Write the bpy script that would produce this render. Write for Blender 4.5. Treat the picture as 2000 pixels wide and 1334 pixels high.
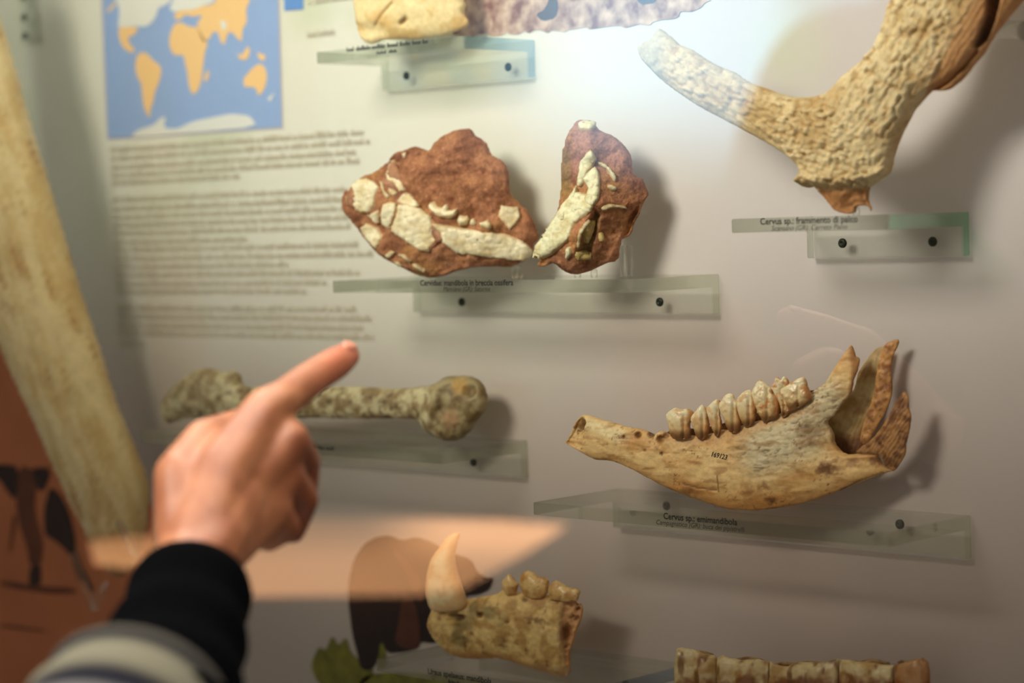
import bpy, bmesh, math, random
import numpy as np
from mathutils import Vector, Matrix
from mathutils.geometry import tessellate_polygon
from mathutils.bvhtree import BVHTree
for o in list(bpy.data.objects): bpy.data.objects.remove(o)
SC = bpy.context.scene
COL = SC.collection
# ------------------------------------------------------------------ camera, world, light, exposure
W, H, FPX = 2000, 1334, 4446.0
YAW, PITCH, ROLL = math.radians(43.39), math.radians(3.069), math.radians(-1.7817)
CAM = Vector((0.0, -1.387, 1.5))
_F = Vector((-math.sin(YAW)*math.cos(PITCH), math.cos(YAW)*math.cos(PITCH), -math.sin(PITCH)))
_R = Vector((math.cos(YAW), math.sin(YAW), 0)); _U = _R.cross(_F)
_c, _s = math.cos(ROLL), math.sin(ROLL)
_R, _U = _R*_c + _U*_s, _U*_c - _R*_s
cd = bpy.data.cameras.new('camera'); cam = bpy.data.objects.new('camera', cd); COL.objects.link(cam)
M = Matrix((_R, _U, -_F)).transposed().to_4x4(); M.translation = CAM; cam.matrix_world = M
cd.sensor_width = 36; cd.sensor_fit = 'HORIZONTAL'; cd.lens = 36*FPX/W
cd.clip_start = 0.05; cd.clip_end = 30
cd.dof.use_dof = True; cd.dof.focus_distance = 1.70; cd.dof.aperture_fstop = 3.6
SC.camera = cam
SC.cycles.transparent_max_bounces = 48
w = bpy.data.worlds.new('world'); SC.world = w; w.use_nodes = True
w.node_tree.nodes['Background'].inputs[0].default_value = (0.84, 0.77, 0.70, 1)
w.node_tree.nodes['Background'].inputs[1].default_value = 0.30
vs = SC.view_settings; vs.view_transform = 'Standard'; vs.look = 'None'; vs.gamma = 1; vs.exposure = 0.85; vs.use_curve_mapping = False

def light(name, typ, loc, target, energy, color, **kw):
    l = bpy.data.lights.new(name, typ); l.energy = energy; l.color = color
    for k, v in kw.items(): setattr(l, k, v)
    o = bpy.data.objects.new(name, l); COL.objects.link(o); o.location = loc
    o.rotation_euler = (Vector(target)-Vector(loc)).to_track_quat('-Z', 'Y').to_euler(); return o
light('case_strip_lamp', 'AREA', (-1.10, -.46, 2.30), (-1.08, -.04, 1.45), 19, (1.0, 0.965, 0.90), shape='RECTANGLE', size=1.8, size_y=.22)
light('track_lamp', 'AREA', (-1.20, -1.30, 2.15), (-1.25, 0, 1.45), 12.5, (1.0, 0.93, 0.82), shape='RECTANGLE', size=.45, size_y=.35)

# ------------------------------------------------------------------ projection helpers
NR, NU, NF, NC = (np.array(v) for v in (_R, _U, _F, CAM))
def rays(uv):
    uv = np.asarray(uv, float)
    return NF + (uv[..., :1]-1000)/FPX*NR - (uv[..., 1:2]-667)/FPX*NU
def on_plane(uv, p0, n):
    d = rays(uv); t = ((np.asarray(p0)-NC)@np.asarray(n))/(d@np.asarray(n)); return NC + d*t[..., None]
def on_y(uv, y): return on_plane(uv, (0, y, 0), (0, 1, 0))
def at_depth(u, v, z): return NC + rays(np.array([u, v]))*z
def project(p):
    q = np.asarray(p)-NC; z = q@NF
    return np.stack([1000+FPX*(q@NR)/z, 667-FPX*(q@NU)/z], -1)

# ------------------------------------------------------------------ numpy noise
_rng = np.random.RandomState(7)
_perm = _rng.permutation(256); _perm = np.concatenate([_perm]*3)
_grad = _rng.normal(size=(256, 3)); _grad /= np.linalg.norm(_grad, axis=1)[:, None]
def perlin(p):
    p = np.asarray(p, float); i = np.floor(p).astype(int); f = p-i; w = f*f*f*(f*(f*6-15)+10); i &= 255; r = 0
    for dx in (0, 1):
        for dy in (0, 1):
            for dz in (0, 1):
                h = _perm[_perm[_perm[(i[:, 0]+dx) & 255]+((i[:, 1]+dy) & 255)]+((i[:, 2]+dz) & 255)]
                g = (_grad[h]*(f-np.array([dx, dy, dz]))).sum(1)
                r = r + g*np.where(dx, w[:, 0], 1-w[:, 0])*np.where(dy, w[:, 1], 1-w[:, 1])*np.where(dz, w[:, 2], 1-w[:, 2])
    return r*1.4
def fbm(p, o=4, seed=0):
    p = np.asarray(p, float)+seed*17.3; a, r = 1.0, 0
    for _ in range(o): r = r+a*perlin(p); p = p*2.03+5.1; a *= .5
    return r
def p2(x, y, z=0.0): return np.stack([np.asarray(x, float), np.asarray(y, float), np.full(np.shape(x), float(z))], -1)
def vor(x, y, seed=0):
    ix, iy = np.floor(x).astype(int), np.floor(y).astype(int); best = np.full(x.shape, 9.0); sec = np.full(x.shape, 9.0)
    for dx in (-1, 0, 1):
        for dy in (-1, 0, 1):
            cx, cy = ix+dx, iy+dy; h = _perm[_perm[(cx+seed) & 255]+(cy & 255)]; h2 = _perm[h+37]
            d = np.hypot(cx+.15+.7*h/255-x, cy+.15+.7*h2/255-y); sec = np.minimum(sec, np.maximum(d, best)); best = np.minimum(best, d)
    return best, sec
def sm(a, b, x): t = np.clip((x-a)/(b-a), 0, 1); return t*t*(3-2*t)
def seg_d(x, y, pts):
    best = np.full(np.shape(x), 1e9)
    for (ax, ay), (bx, by) in zip(pts[:-1], pts[1:]):
        ex, ey = bx-ax, by-ay; t = np.clip(((x-ax)*ex+(y-ay)*ey)/(ex*ex+ey*ey+1e-12), 0, 1)
        best = np.minimum(best, np.hypot(x-ax-t*ex, y-ay-t*ey))
    return best
def inside(x, y, poly):
    r = np.zeros(np.shape(x), bool); n = len(poly)
    for k in range(n):
        (ax, ay), (bx, by) = poly[k], poly[(k+1) % n]
        c = (ay > y) != (by > y); xx = ax+(y-ay)*(bx-ax)/((by-ay) if by != ay else 1e-12); r ^= c & (x < xx)
    return r
def pd(x, y, poly): # signed distance, + inside
    p = [tuple(q) for q in poly]; return np.where(inside(x, y, p), 1, -1)*seg_d(x, y, p+[p[0]])
def smooth_poly(pts, it=1):
    p = np.asarray(pts, float)
    for _ in range(it): # interpolating 4-point subdivision
        a, b, c, d = np.roll(p, 1, 0), p, np.roll(p, -1, 0), np.roll(p, -2, 0)
        m = (-a+9*b+9*c-d)/16; q = np.empty((len(p)*2, 2)); q[0::2] = p; q[1::2] = m; p = q
    return p
def lin(c):
    c = np.asarray(c, float)/255.0; return np.where(c <= .04045, c/12.92, ((c+.055)/1.055)**2.4)

# ------------------------------------------------------------------ objects and materials
def tag(o, label=None, cat=None, group=None, kind=None):
    for k, v in (('label', label), ('category', cat), ('group', group), ('kind', kind)):
        if v: o[k] = v
    return o
def empty(name, loc, **kw):
    o = bpy.data.objects.new(name, None); COL.objects.link(o); o.location = loc; o.empty_display_size = .02; return tag(o, **kw)
def mesh_obj(name, v, f, mat=None, parent=None, smooth=True, cols=None):
    me = bpy.data.meshes.new(name); me.from_pydata(np.asarray(v).tolist(), [], [list(map(int, q)) for q in f]); me.update()
    if smooth: me.polygons.foreach_set('use_smooth', np.ones(len(me.polygons), bool))
    if cols is not None:
        a = me.color_attributes.new('Col', 'FLOAT_COLOR', 'POINT'); c = np.ones((len(v), 4)); c[:, :3] = cols
        a.data.foreach_set('color', c.ravel())
    if mat: me.materials.append(mat)
    o = bpy.data.objects.new(name, me); COL.objects.link(o)
    if parent:
        o.parent = parent; o.matrix_parent_inverse = Matrix.Translation(-parent.location)
    return o
def mat(name, color=(200, 200, 200), rough=.6, attr=False, noise=0, nscale=200, bump=0, bscale=400, spec=.4, metal=0, sss=0, trans=0):
    m = bpy.data.materials.new(name); m.use_nodes = True; N = m.node_tree.nodes; L = m.node_tree.links; b = N['Principled BSDF']
    b.inputs['Roughness'].default_value = rough; b.inputs['Specular IOR Level'].default_value = spec; b.inputs['Metallic'].default_value = metal
    if sss: b.inputs['Subsurface Weight'].default_value = sss; b.inputs['Subsurface Radius'].default_value = (.012, .004, .002); b.inputs['Subsurface Scale'].default_value = .5
    col = None
    if attr: a = N.new('ShaderNodeAttribute'); a.attribute_name = 'Col'; col = a.outputs['Color']
    else: r = N.new('ShaderNodeRGB'); r.outputs[0].default_value = (*lin(color), 1); col = r.outputs[0]
    tc = N.new('ShaderNodeTexCoord')
    if noise:
        n = N.new('ShaderNodeTexNoise'); n.inputs['Scale'].default_value = nscale; n.inputs['Detail'].default_value = 6; L.new(tc.outputs['Object'], n.inputs['Vector'])
        mr = N.new('ShaderNodeMapRange'); mr.inputs[1].default_value = .3; mr.inputs[2].default_value = .7; mr.inputs[3].default_value = 1-noise; mr.inputs[4].default_value = 1+noise
        L.new(n.outputs[0], mr.inputs[0]); mx = N.new('ShaderNodeVectorMath'); mx.operation = 'SCALE'; L.new(col, mx.inputs[0]); L.new(mr.outputs[0], mx.inputs['Scale']); col = mx.outputs[0]
    L.new(col, b.inputs['Base Color'])
    if bump:
        n = N.new('ShaderNodeTexNoise'); n.inputs['Scale'].default_value = bscale; n.inputs['Detail'].default_value = 5; L.new(tc.outputs['Object'], n.inputs['Vector'])
        bp = N.new('ShaderNodeBump'); bp.inputs['Strength'].default_value = bump; bp.inputs['Distance'].default_value = .001; L.new(n.outputs[0], bp.inputs['Height']); L.new(bp.outputs[0], b.inputs['Normal'])
    return m
MT = dict(
    bone=mat('aged_bone', attr=True, rough=.5, noise=.10, nscale=260, bump=.25, bscale=700),
    antler=mat('antler', attr=True, rough=.75, noise=.12, nscale=300, bump=.3, bscale=900, spec=.25),
    rock=mat('breccia', attr=True, rough=.85, noise=.25, nscale=420, bump=.9, bscale=520, spec=.2),
    chip=mat('bone_in_breccia', attr=True, rough=.55, noise=.10, nscale=300, bump=.35, bscale=500),
    enamel=mat('enamel', attr=True, rough=.3, noise=.06, nscale=300, spec=.5),
    skin=mat('skin', attr=True, rough=.5, noise=.05, nscale=90, bump=.12, bscale=500, sss=.05),
    black=mat('black_knit', (2, 2, 3), rough=1, bump=.3, bscale=500, spec=.02),
    knit=mat('striped_knit', attr=True, rough=.95, bump=.4, bscale=600, spec=.1),
    ink=mat('ink', (16, 14, 11), rough=.7), softink=mat('grey_ink', (198, 189, 166), rough=.7),
    screw=mat('dark_screw', (38, 44, 30), rough=.45, metal=.4, spec=.5),
    panel=mat('white_panel', (226, 222, 214), rough=.55, spec=.25),
    sea=mat('map_sea', (150, 178, 222), rough=.5), land=mat('map_land', (246, 205, 142), rough=.5), ice=mat('map_white', (228, 230, 222), rough=.5),
    blue=mat('print_blue', (104, 152, 216), rough=.5),
    frame=mat('print_frame', (196, 190, 196), rough=.5),
    terracotta=mat('print_terracotta', (196, 116, 72), rough=.5, noise=.15, nscale=9),
    dark=mat('print_dark', (34, 18, 12), rough=.5), brown=mat('print_brown', (104, 54, 30), rough=.5, noise=.2, nscale=30),
    fur=mat('print_fur', (24, 13, 9), rough=.5, noise=.35, nscale=25), furlight=mat('print_fur_light', (74, 38, 22), rough=.5, noise=.25, nscale=40),
    grass=mat('print_grass', (112, 108, 34), rough=.5, noise=.4, nscale=60),
    wall=mat('room_wall', (58, 46, 38), rough=.8))
def speckle():
    m = mat('print_earth', (190, 140, 110), rough=.5); N = m.node_tree.nodes; L = m.node_tree.links
    n = N.new('ShaderNodeTexNoise'); n.inputs['Scale'].default_value = 70; n.inputs['Detail'].default_value = 8
    r = N.new('ShaderNodeValToRGB'); r.color_ramp.elements[0].color = (*lin((128, 76, 50)), 1); r.color_ramp.elements[1].color = (*lin((214, 188, 160)), 1)
    r.color_ramp.elements[0].position = .36; r.color_ramp.elements[1].position = .66
    t = N.new('ShaderNodeTexCoord'); L.new(t.outputs['Object'], n.inputs['Vector']); L.new(n.outputs[0], r.inputs[0]); L.new(r.outputs[0], N['Principled BSDF'].inputs['Base Color'])
    return m
MT['earth'] = speckle()
def acrylic(name, tr, tint):
    m = bpy.data.materials.new(name); m.use_nodes = True; N = m.node_tree.nodes; L = m.node_tree.links; N.remove(N['Principled BSDF'])
    g = N.new('ShaderNodeBsdfGlass'); g.inputs['Color'].default_value = (.97, .985, .965, 1); g.inputs['IOR'].default_value = 1.49; g.inputs['Roughness'].default_value = 0.02
    t = N.new('ShaderNodeBsdfTransparent'); t.inputs[0].default_value = (*tint, 1)
    mx = N.new('ShaderNodeMixShader'); mx.inputs[0].default_value = tr; L.new(g.outputs[0], mx.inputs[1]); L.new(t.outputs[0], mx.inputs[2])
    L.new(mx.outputs[0], N['Material Output'].inputs[0]); return m
MT['acrylic'] = acrylic('clear_acrylic', .80, (.97, .98, .965)); MT['acrylic_edge'] = acrylic('acrylic_edge', .66, (.78, .81, .74))
def bright_edge():  # pale translucent face imitating light piped out of the plate's bottom edge
    m = bpy.data.materials.new('acrylic_bright_edge'); m.use_nodes = True; N = m.node_tree.nodes; L = m.node_tree.links; N.remove(N['Principled BSDF'])
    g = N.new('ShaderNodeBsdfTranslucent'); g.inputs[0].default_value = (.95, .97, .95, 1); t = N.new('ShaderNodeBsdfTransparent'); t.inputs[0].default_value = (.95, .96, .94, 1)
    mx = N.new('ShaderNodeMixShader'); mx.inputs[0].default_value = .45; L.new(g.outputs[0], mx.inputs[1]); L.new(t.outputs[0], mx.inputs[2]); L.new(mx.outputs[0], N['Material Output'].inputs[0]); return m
MT['acrylic_bright'] = bright_edge()
def clear_mat(name, refl):
    m = bpy.data.materials.new(name); m.use_nodes = True; N = m.node_tree.nodes; L = m.node_tree.links; N.remove(N['Principled BSDF'])
    t = N.new('ShaderNodeBsdfTransparent'); t.inputs[0].default_value = (.985, .99, .985, 1)
    if not refl: L.new(t.outputs[0], N['Material Output'].inputs[0]); return m
    g = N.new('ShaderNodeBsdfGlossy'); g.inputs['Roughness'].default_value = 0.0
    f = N.new('ShaderNodeFresnel'); f.inputs[0].default_value = 1.72
    mx = N.new('ShaderNodeMixShader'); L.new(f.outputs[0], mx.inputs[0]); L.new(t.outputs[0], mx.inputs[1]); L.new(g.outputs[0], mx.inputs[2])
    L.new(mx.outputs[0], N['Material Output'].inputs[0]); return m
def emit(name, color, s):
    m = bpy.data.materials.new(name); m.use_nodes = True; N = m.node_tree.nodes; L = m.node_tree.links; N.remove(N['Principled BSDF'])
    e = N.new('ShaderNodeEmission'); e.inputs[0].default_value = (*color, 1); e.inputs[1].default_value = s; L.new(e.outputs[0], N['Material Output'].inputs[0]); return m

BOXF = [(0, 3, 2, 1), (4, 5, 6, 7), (0, 1, 5, 4), (1, 2, 6, 5), (2, 3, 7, 6), (3, 0, 4, 7)]
def box(name, x0, x1, y0, y1, z0, z1, m, parent=None):
    v = [(x, y, z) for z in (z0, z1) for x, y in ((x0, y0), (x1, y0), (x1, y1), (x0, y1))]
    return mesh_obj(name, v, BOXF, m, parent, smooth=False)
def flat(name, uv, y, m, parent=None, th=.0003, it=1):
    """a flat print: thin slab lying on the back panel"""
    p = on_y(chaikin(uv, it), y); n = len(p); tri = tessellate_polygon([[Vector((q[0], q[2], 0)) for q in p]])
    bm = bmesh.new(); a = [bm.verts.new(q) for q in p]; b = [bm.verts.new(q+np.array([0, th, 0])) for q in p]
    for t in tri: bm.faces.new([a[k] for k in t]); bm.faces.new([b[k] for k in t][::-1])
    for k in range(n): bm.faces.new((a[k], b[k], b[(k+1) % n], a[(k+1) % n]))
    bmesh.ops.recalc_face_normals(bm, faces=bm.faces)
    me = bpy.data.meshes.new(name); bm.to_mesh(me); bm.free(); me.materials.append(m)
    o = bpy.data.objects.new(name, me); COL.objects.link(o)
    if parent: o.parent = parent; o.matrix_parent_inverse = Matrix.Translation(-parent.location)
    return o
def chaikin(pts, it):
    p = np.asarray(pts, float)
    for _ in range(it): q = np.roll(p, -1, 0); r = np.empty((len(p)*2, 2)); r[0::2] = .8*p+.2*q; r[1::2] = .2*p+.8*q; p = r
    return p
def zz(origin, s, pts): return [(origin[0]+s*x, origin[1]+s*y) for x, y in pts]

def grid_poly(poly, cell):
    """regular grid clipped to a polygon; corner points just outside are pulled onto the outline. returns pts, quads, dist, (gx,gy,ii,jj), boundary flag"""
    lo, hi = poly.min(0)-cell*1.5, poly.max(0)+cell*1.5
    nx, ny = int((hi[0]-lo[0])/cell)+2, int((hi[1]-lo[1])/cell)+2
    X, Y = np.meshgrid(lo[0]+np.arange(nx)*cell, lo[1]+np.arange(ny)*cell)
    x, y = X.ravel(), Y.ravel(); M_ = len(poly)
    best = np.full(x.shape, 1e9); bx, by = x.copy(), y.copy(); ins = np.zeros(x.shape, bool)
    for k in range(M_):
        ax, ay = poly[k]; cx, cy = poly[(k+1) % M_]; ex, ey = cx-ax, cy-ay
        t = np.clip(((x-ax)*ex+(y-ay)*ey)/(ex*ex+ey*ey+1e-18), 0, 1); qx, qy = ax+t*ex, ay+t*ey; d = np.hypot(x-qx, y-qy); m = d < best
        best = np.where(m, d, best); bx = np.where(m, qx, bx); by = np.where(m, qy, by)
        c = (ay > y) != (cy > y); ins ^= c & (x < ax+(y-ay)*ex/(ey if abs(ey) > 1e-15 else 1e-15))
    I = ins.reshape(ny, nx)
    keepc = I[:-1, :-1].astype(int)+I[1:, :-1]+I[:-1, 1:]+I[1:, 1:] >= 1
    used = np.zeros((ny, nx), bool)
    for a in (0, 1):
        for b in (0, 1): used[a:ny-1+a, b:nx-1+b] |= keepc
    used = used.ravel(); idx = -np.ones(nx*ny, int); idx[used] = np.arange(used.sum())
    px = np.where(ins, x, bx)[used]; py = np.where(ins, y, by)[used]
    j, i = np.nonzero(keepc); b0 = j*nx+i
    q = np.stack([idx[b0], idx[b0+1], idx[b0+nx+1], idx[b0+nx]], 1)
    return np.stack([px, py], 1), q, np.where(ins, best, 0)[used], (I, used, nx, ny), ~ins[used]
def poisson(I, cell):
    """solve lap u = -2 inside the mask: sqrt(u) is a round cross-section"""
    ny, nx = I.shape; u = np.zeros((ny, nx)); lev = []
    m = I.copy()
    while min(m.shape) > 24 and len(lev) < 4: lev.append(m); m = m[::2, ::2]
    lev.append(m); u = np.zeros(m.shape)
    for k in range(len(lev)-1, -1, -1):
        m = lev[k]; h = cell*2**k
        if u.shape != m.shape:
            uu = np.repeat(np.repeat(u, 2, 0), 2, 1); t = np.zeros(m.shape); a, b = min(m.shape[0], uu.shape[0]), min(m.shape[1], uu.shape[1]); t[:a, :b] = uu[:a, :b]; u = t
        for _ in range(160 if k < len(lev)-1 else 700):
            v = np.zeros_like(u); v[1:-1, 1:-1] = .25*(u[:-2, 1:-1]+u[2:, 1:-1]+u[1:-1, :-2]+u[1:-1, 2:])+.5*h*h; u = np.where(m, v, 0)
    return u
def inflate(name, uv, center, y0, rot=15, ratio=.6, hmax=.05, cell=4.0, disp=None, color=None, m=None, parent=None, it=1, back=.8, rough=0, edge=8, p0=None):
    """a solid grown from an outline standing in a plane at its own depth; disp(U,V,d,P) in metres on the front, color(U,V,d,P) sRGB"""
    r = math.radians(rot); ex = np.array([math.cos(r), math.sin(r), 0]); ez = np.array([0, 0, 1.0]); n = np.array([math.sin(r), -math.cos(r), 0])
    C = on_y(np.array([center], float), y0)[0] if p0 is None else np.asarray(p0)
    uv = smooth_poly(uv, it)
    if rough:
        a = np.arange(len(uv))
        uv = uv+rough*np.stack([perlin(p2(a*.9, a*0, 3.3+len(uv))), perlin(p2(a*.9, a*0, 9.7))], 1)
    pp = on_plane(uv, C, n)-C; poly = np.stack([pp@ex, pp@ez], 1)
    S = float(np.linalg.norm(C-NC))/FPX; cm = cell*S
    pts, q, d, (I, used, nx, ny), bd = grid_poly(poly, cm)
    u = poisson(I, cm).ravel()[used]; h = ratio*np.sqrt(np.maximum(u, 0)); h = hmax*np.tanh(h/hmax)
    base = C+pts[:, :1]*ex+pts[:, 1:]*ez
    fr = base+h[:, None]*n
    UV = project(fr); D = d/S; fade = sm(0, edge, D)
    if disp is not None:
        fr = fr+(disp(UV[:, 0], UV[:, 1], D, fr)*fade)[:, None]*n
    inn = ~bd; bidx = np.arange(len(pts)); bidx[inn] = len(pts)+np.arange(inn.sum())
    bk = (base-(h*back)[:, None]*n)[inn]
    if len(bk): bk = bk-(fbm(bk*70, 3)*.0015*fade[inn])[:, None]*n
    V = np.concatenate([fr, bk]); F = np.concatenate([q, bidx[q][:, ::-1]])
    cols = None
    if color is not None:
        UVa = np.concatenate([project(fr), UV[inn]]); Da = np.concatenate([D, D[inn]])
        cols = lin(np.clip(color(UVa[:, 0], UVa[:, 1], Da, V), 0, 255))
    # remove collapsed corners
    F2 = []
    for f in F.tolist():
        g = []
        for k in f:
            if k not in g: g.append(k)
        if len(g) > 2: F2.append(g)
    return mesh_obj(name, V, F2, m, parent, cols=cols)
def bvh_of(objs):
    vs, fs = [], []; k = 0
    for o in objs:
        me = o.data; vs += [o.matrix_world @ v.co if o.parent is None else v.co.copy() for v in me.vertices]; fs += [[k+i for i in p.vertices] for p in me.polygons]; k = len(vs)
    return BVHTree.FromPolygons(vs, fs)
def plate(name, uv, bvh, th=.002, cell=3.5, edge=9, m=None, parent=None, color=None, disp=None, sink=.0012, it=1, rough=0, grow=1.0):
    """a piece of bone lying in the surface of a rock, standing proud of it"""
    uv = np.asarray(uv, float); uv = uv.mean(0)+(uv-uv.mean(0))*grow; poly = smooth_poly(uv, it)
    if rough:
        a = np.arange(len(poly)); poly = poly+rough*np.stack([perlin(p2(a*.8, a*0, 1.3+len(poly))), perlin(p2(a*.8, a*0, 4.7+poly[0, 0]))], 1)
    pts, q, d, _, bd = grid_poly(poly, cell)
    R_ = rays(pts); P_ = np.zeros((len(pts), 3)); N_ = np.zeros((len(pts), 3)); ok = np.ones(len(pts), bool); o = Vector(NC)
    for k in range(len(pts)):
        dr = Vector(R_[k]).normalized(); loc, nn, i, t = bvh.ray_cast(o, dr)
        if loc is None: ok[k] = False; continue
        if nn.dot(dr) > 0: nn = -nn
        P_[k] = loc; N_[k] = nn
    if not ok.any(): return None
    nm = N_[ok].mean(0); nm /= np.linalg.norm(nm); N_ = .35*N_+.65*nm; N_ /= np.linalg.norm(N_, axis=1)[:, None]
    # soften the rock's own relief under the plate
    c0 = P_[ok].mean(0); off = (P_-c0)@nm
    A = np.concatenate([pts[ok], np.ones((ok.sum(), 1))], 1); co = np.linalg.lstsq(A, off[ok], rcond=None)[0]
    fit = np.concatenate([pts, np.ones((len(pts), 1))], 1)@co
    P_ = P_+((fit-off)*.5*ok)[:, None]*nm
    h = .0008+th*np.sqrt(np.clip(d/edge, 0, 1))-(sink+.0008)*(d < .5)
    if disp is not None: h = h+disp(pts[:, 0], pts[:, 1], d)*sm(0, 5, d)
    V = P_+h[:, None]*N_
    F = []
    for f in q.tolist():
        if not all(ok[k] for k in f): continue
        g = []
        for k in f:
            if k not in g: g.append(k)
        if len(g) > 2: F.append(g[::-1])
    par = list(range(len(V)))
    def root(k):
        while par[k] != k: par[k] = par[par[k]]; k = par[k]
        return k
    for f in F:
        for k in f[1:]: par[root(k)] = root(f[0])
    cnt = {}
    for f in F: r_ = root(f[0]); cnt[r_] = cnt.get(r_, 0)+1
    big_ = max(cnt, key=cnt.get); F = [f for f in F if root(f[0]) == big_]
    cols = lin(np.clip(color(pts[:, 0], pts[:, 1], d, V), 0, 255)) if color else None
    us = np.unique(np.concatenate([np.array(f) for f in F])); mp_ = -np.ones(len(V), int); mp_[us] = np.arange(len(us))
    return mesh_obj(name, V[us], [[mp_[k] for k in f] for f in F], m, parent, cols=None if cols is None else cols[us])
def mixc(a, b, t): t = np.clip(t, 0, 1)[:, None]; return np.asarray(a, float)*(1-t)+np.asarray(b, float)*t

# ------------------------------------------------------------------ the setting
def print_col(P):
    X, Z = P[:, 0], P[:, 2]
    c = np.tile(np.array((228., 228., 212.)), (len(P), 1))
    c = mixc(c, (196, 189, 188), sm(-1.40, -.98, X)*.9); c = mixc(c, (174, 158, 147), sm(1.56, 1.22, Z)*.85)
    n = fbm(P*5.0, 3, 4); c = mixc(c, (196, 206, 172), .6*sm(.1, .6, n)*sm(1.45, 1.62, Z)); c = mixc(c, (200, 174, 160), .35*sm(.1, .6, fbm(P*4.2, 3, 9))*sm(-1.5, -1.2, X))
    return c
gx, gz = np.meshgrid(np.linspace(-4.2, 1.6, 240), np.linspace(0, 3, 120)); gp = np.stack([gx.ravel(), gx.ravel()*0, gz.ravel()], 1)
gq = [(j*240+i, j*240+i+1, (j+1)*240+i+1, (j+1)*240+i) for j in range(119) for i in range(239)]; ng = len(gp)
rim = [(-4.2, .03, 0), (1.6, .03, 0), (1.6, .03, 3), (-4.2, .03, 3)]
MT['backdrop'] = mat('printed_backdrop', attr=True, rough=.55, spec=.25)
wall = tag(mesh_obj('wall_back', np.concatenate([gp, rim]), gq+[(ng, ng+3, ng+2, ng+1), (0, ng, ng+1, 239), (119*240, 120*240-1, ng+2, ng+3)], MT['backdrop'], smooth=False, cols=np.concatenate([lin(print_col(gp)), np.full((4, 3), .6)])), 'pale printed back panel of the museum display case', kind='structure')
YG = -0.20 # front glass of the case
gl = box('window_1', -4.2, 1.6, YG, YG+.008, .3, 2.7, clear_mat('case_glass', True)); gl.data.materials.append(clear_mat('case_glass_inside', False))
for i, pl in enumerate(gl.data.polygons): pl.material_index = 0 if abs(pl.center.y-YG) < 1e-6 else 1
tag(gl, 'clear front glass of the display case with faint room reflections', kind='structure')
def mirror_pt(u, v, x): # where the reflection seen at this pixel stands on the plane x = const of the room
    d = rays(np.array([[u, v]]))[0]; t = (YG-NC[1])/d[1]; g = NC+d*t; e = d*np.array([1, -1, 1]); return g+e*((x-g[0])/e[0])
XL = -2.9
box('wall_left', XL-.1, XL, -6, -.9, 0, 3.0, MT['wall'])['kind'] = 'structure'
def lit(name, uv, color, strength, fall, x):
    """a light-giving pane in the room across from the case; fall(U,V) is a fade put into its glow to soften and shape the reflection"""
    pts, q, d, _, bd = grid_poly(np.asarray(uv, float), 14.0); p = np.array([mirror_pt(u, v, x) for u, v in pts]); n = len(p)
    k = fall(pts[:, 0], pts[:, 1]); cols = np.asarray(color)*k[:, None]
    m = emit(name+'_glow', color, strength); N = m.node_tree.nodes; a = N.new('ShaderNodeAttribute'); a.attribute_name = 'Col'; m.node_tree.links.new(a.outputs['Color'], N['Emission'].inputs[0])
    F = [list(dict.fromkeys(f)) for f in q.tolist()]
    return mesh_obj(name, np.concatenate([p, p-np.array([.02, 0, 0])]), [f for f in F if len(f) > 2]+[[n+k for k in f][::-1] for f in F if len(f) > 2], m, smooth=False, cols=np.concatenate([cols, cols]))
window_cut = [(640, -300), (1760, -300), (1752, -30), (1700, 2), (1640, 10), (1590, 24), (1540, 55), (1505, 95), (1482, 140), (1462, 200), (1440, 250), (1420, 330), (1400, 470), (640, 420)]  # right side cut round to imitate a head blocking the window's reflection
tag(lit('window_2', window_cut, (.32, .70, 1.0), 4.4, lambda U, V: (.06+.94*sm(860, 1240, U))*(sm(400, 120, V))*(1-.6*sm(1480, 1600, U)), XL+.03), 'bright bluish window across the room with a painted fade in its glow', kind='structure')
pe = [(190, 1058), (330, 1046), (480, 1012), (800, 1014), (1000, 1018), (1108, 1028), (1010, 1090), (900, 1150), (800, 1162), (480, 1166), (330, 1120), (200, 1104)]
tag(lit('lit_panel', pe, (1.0, .47, .20), 4.2, lambda U, V: .55*sm(1000, 1110, V)+1.0*sm(700, 900, U)*sm(1110, 1040, V)+.25, XL+.03), 'glowing peach lit panel across the room seen reflected', 'lit panel')

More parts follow.
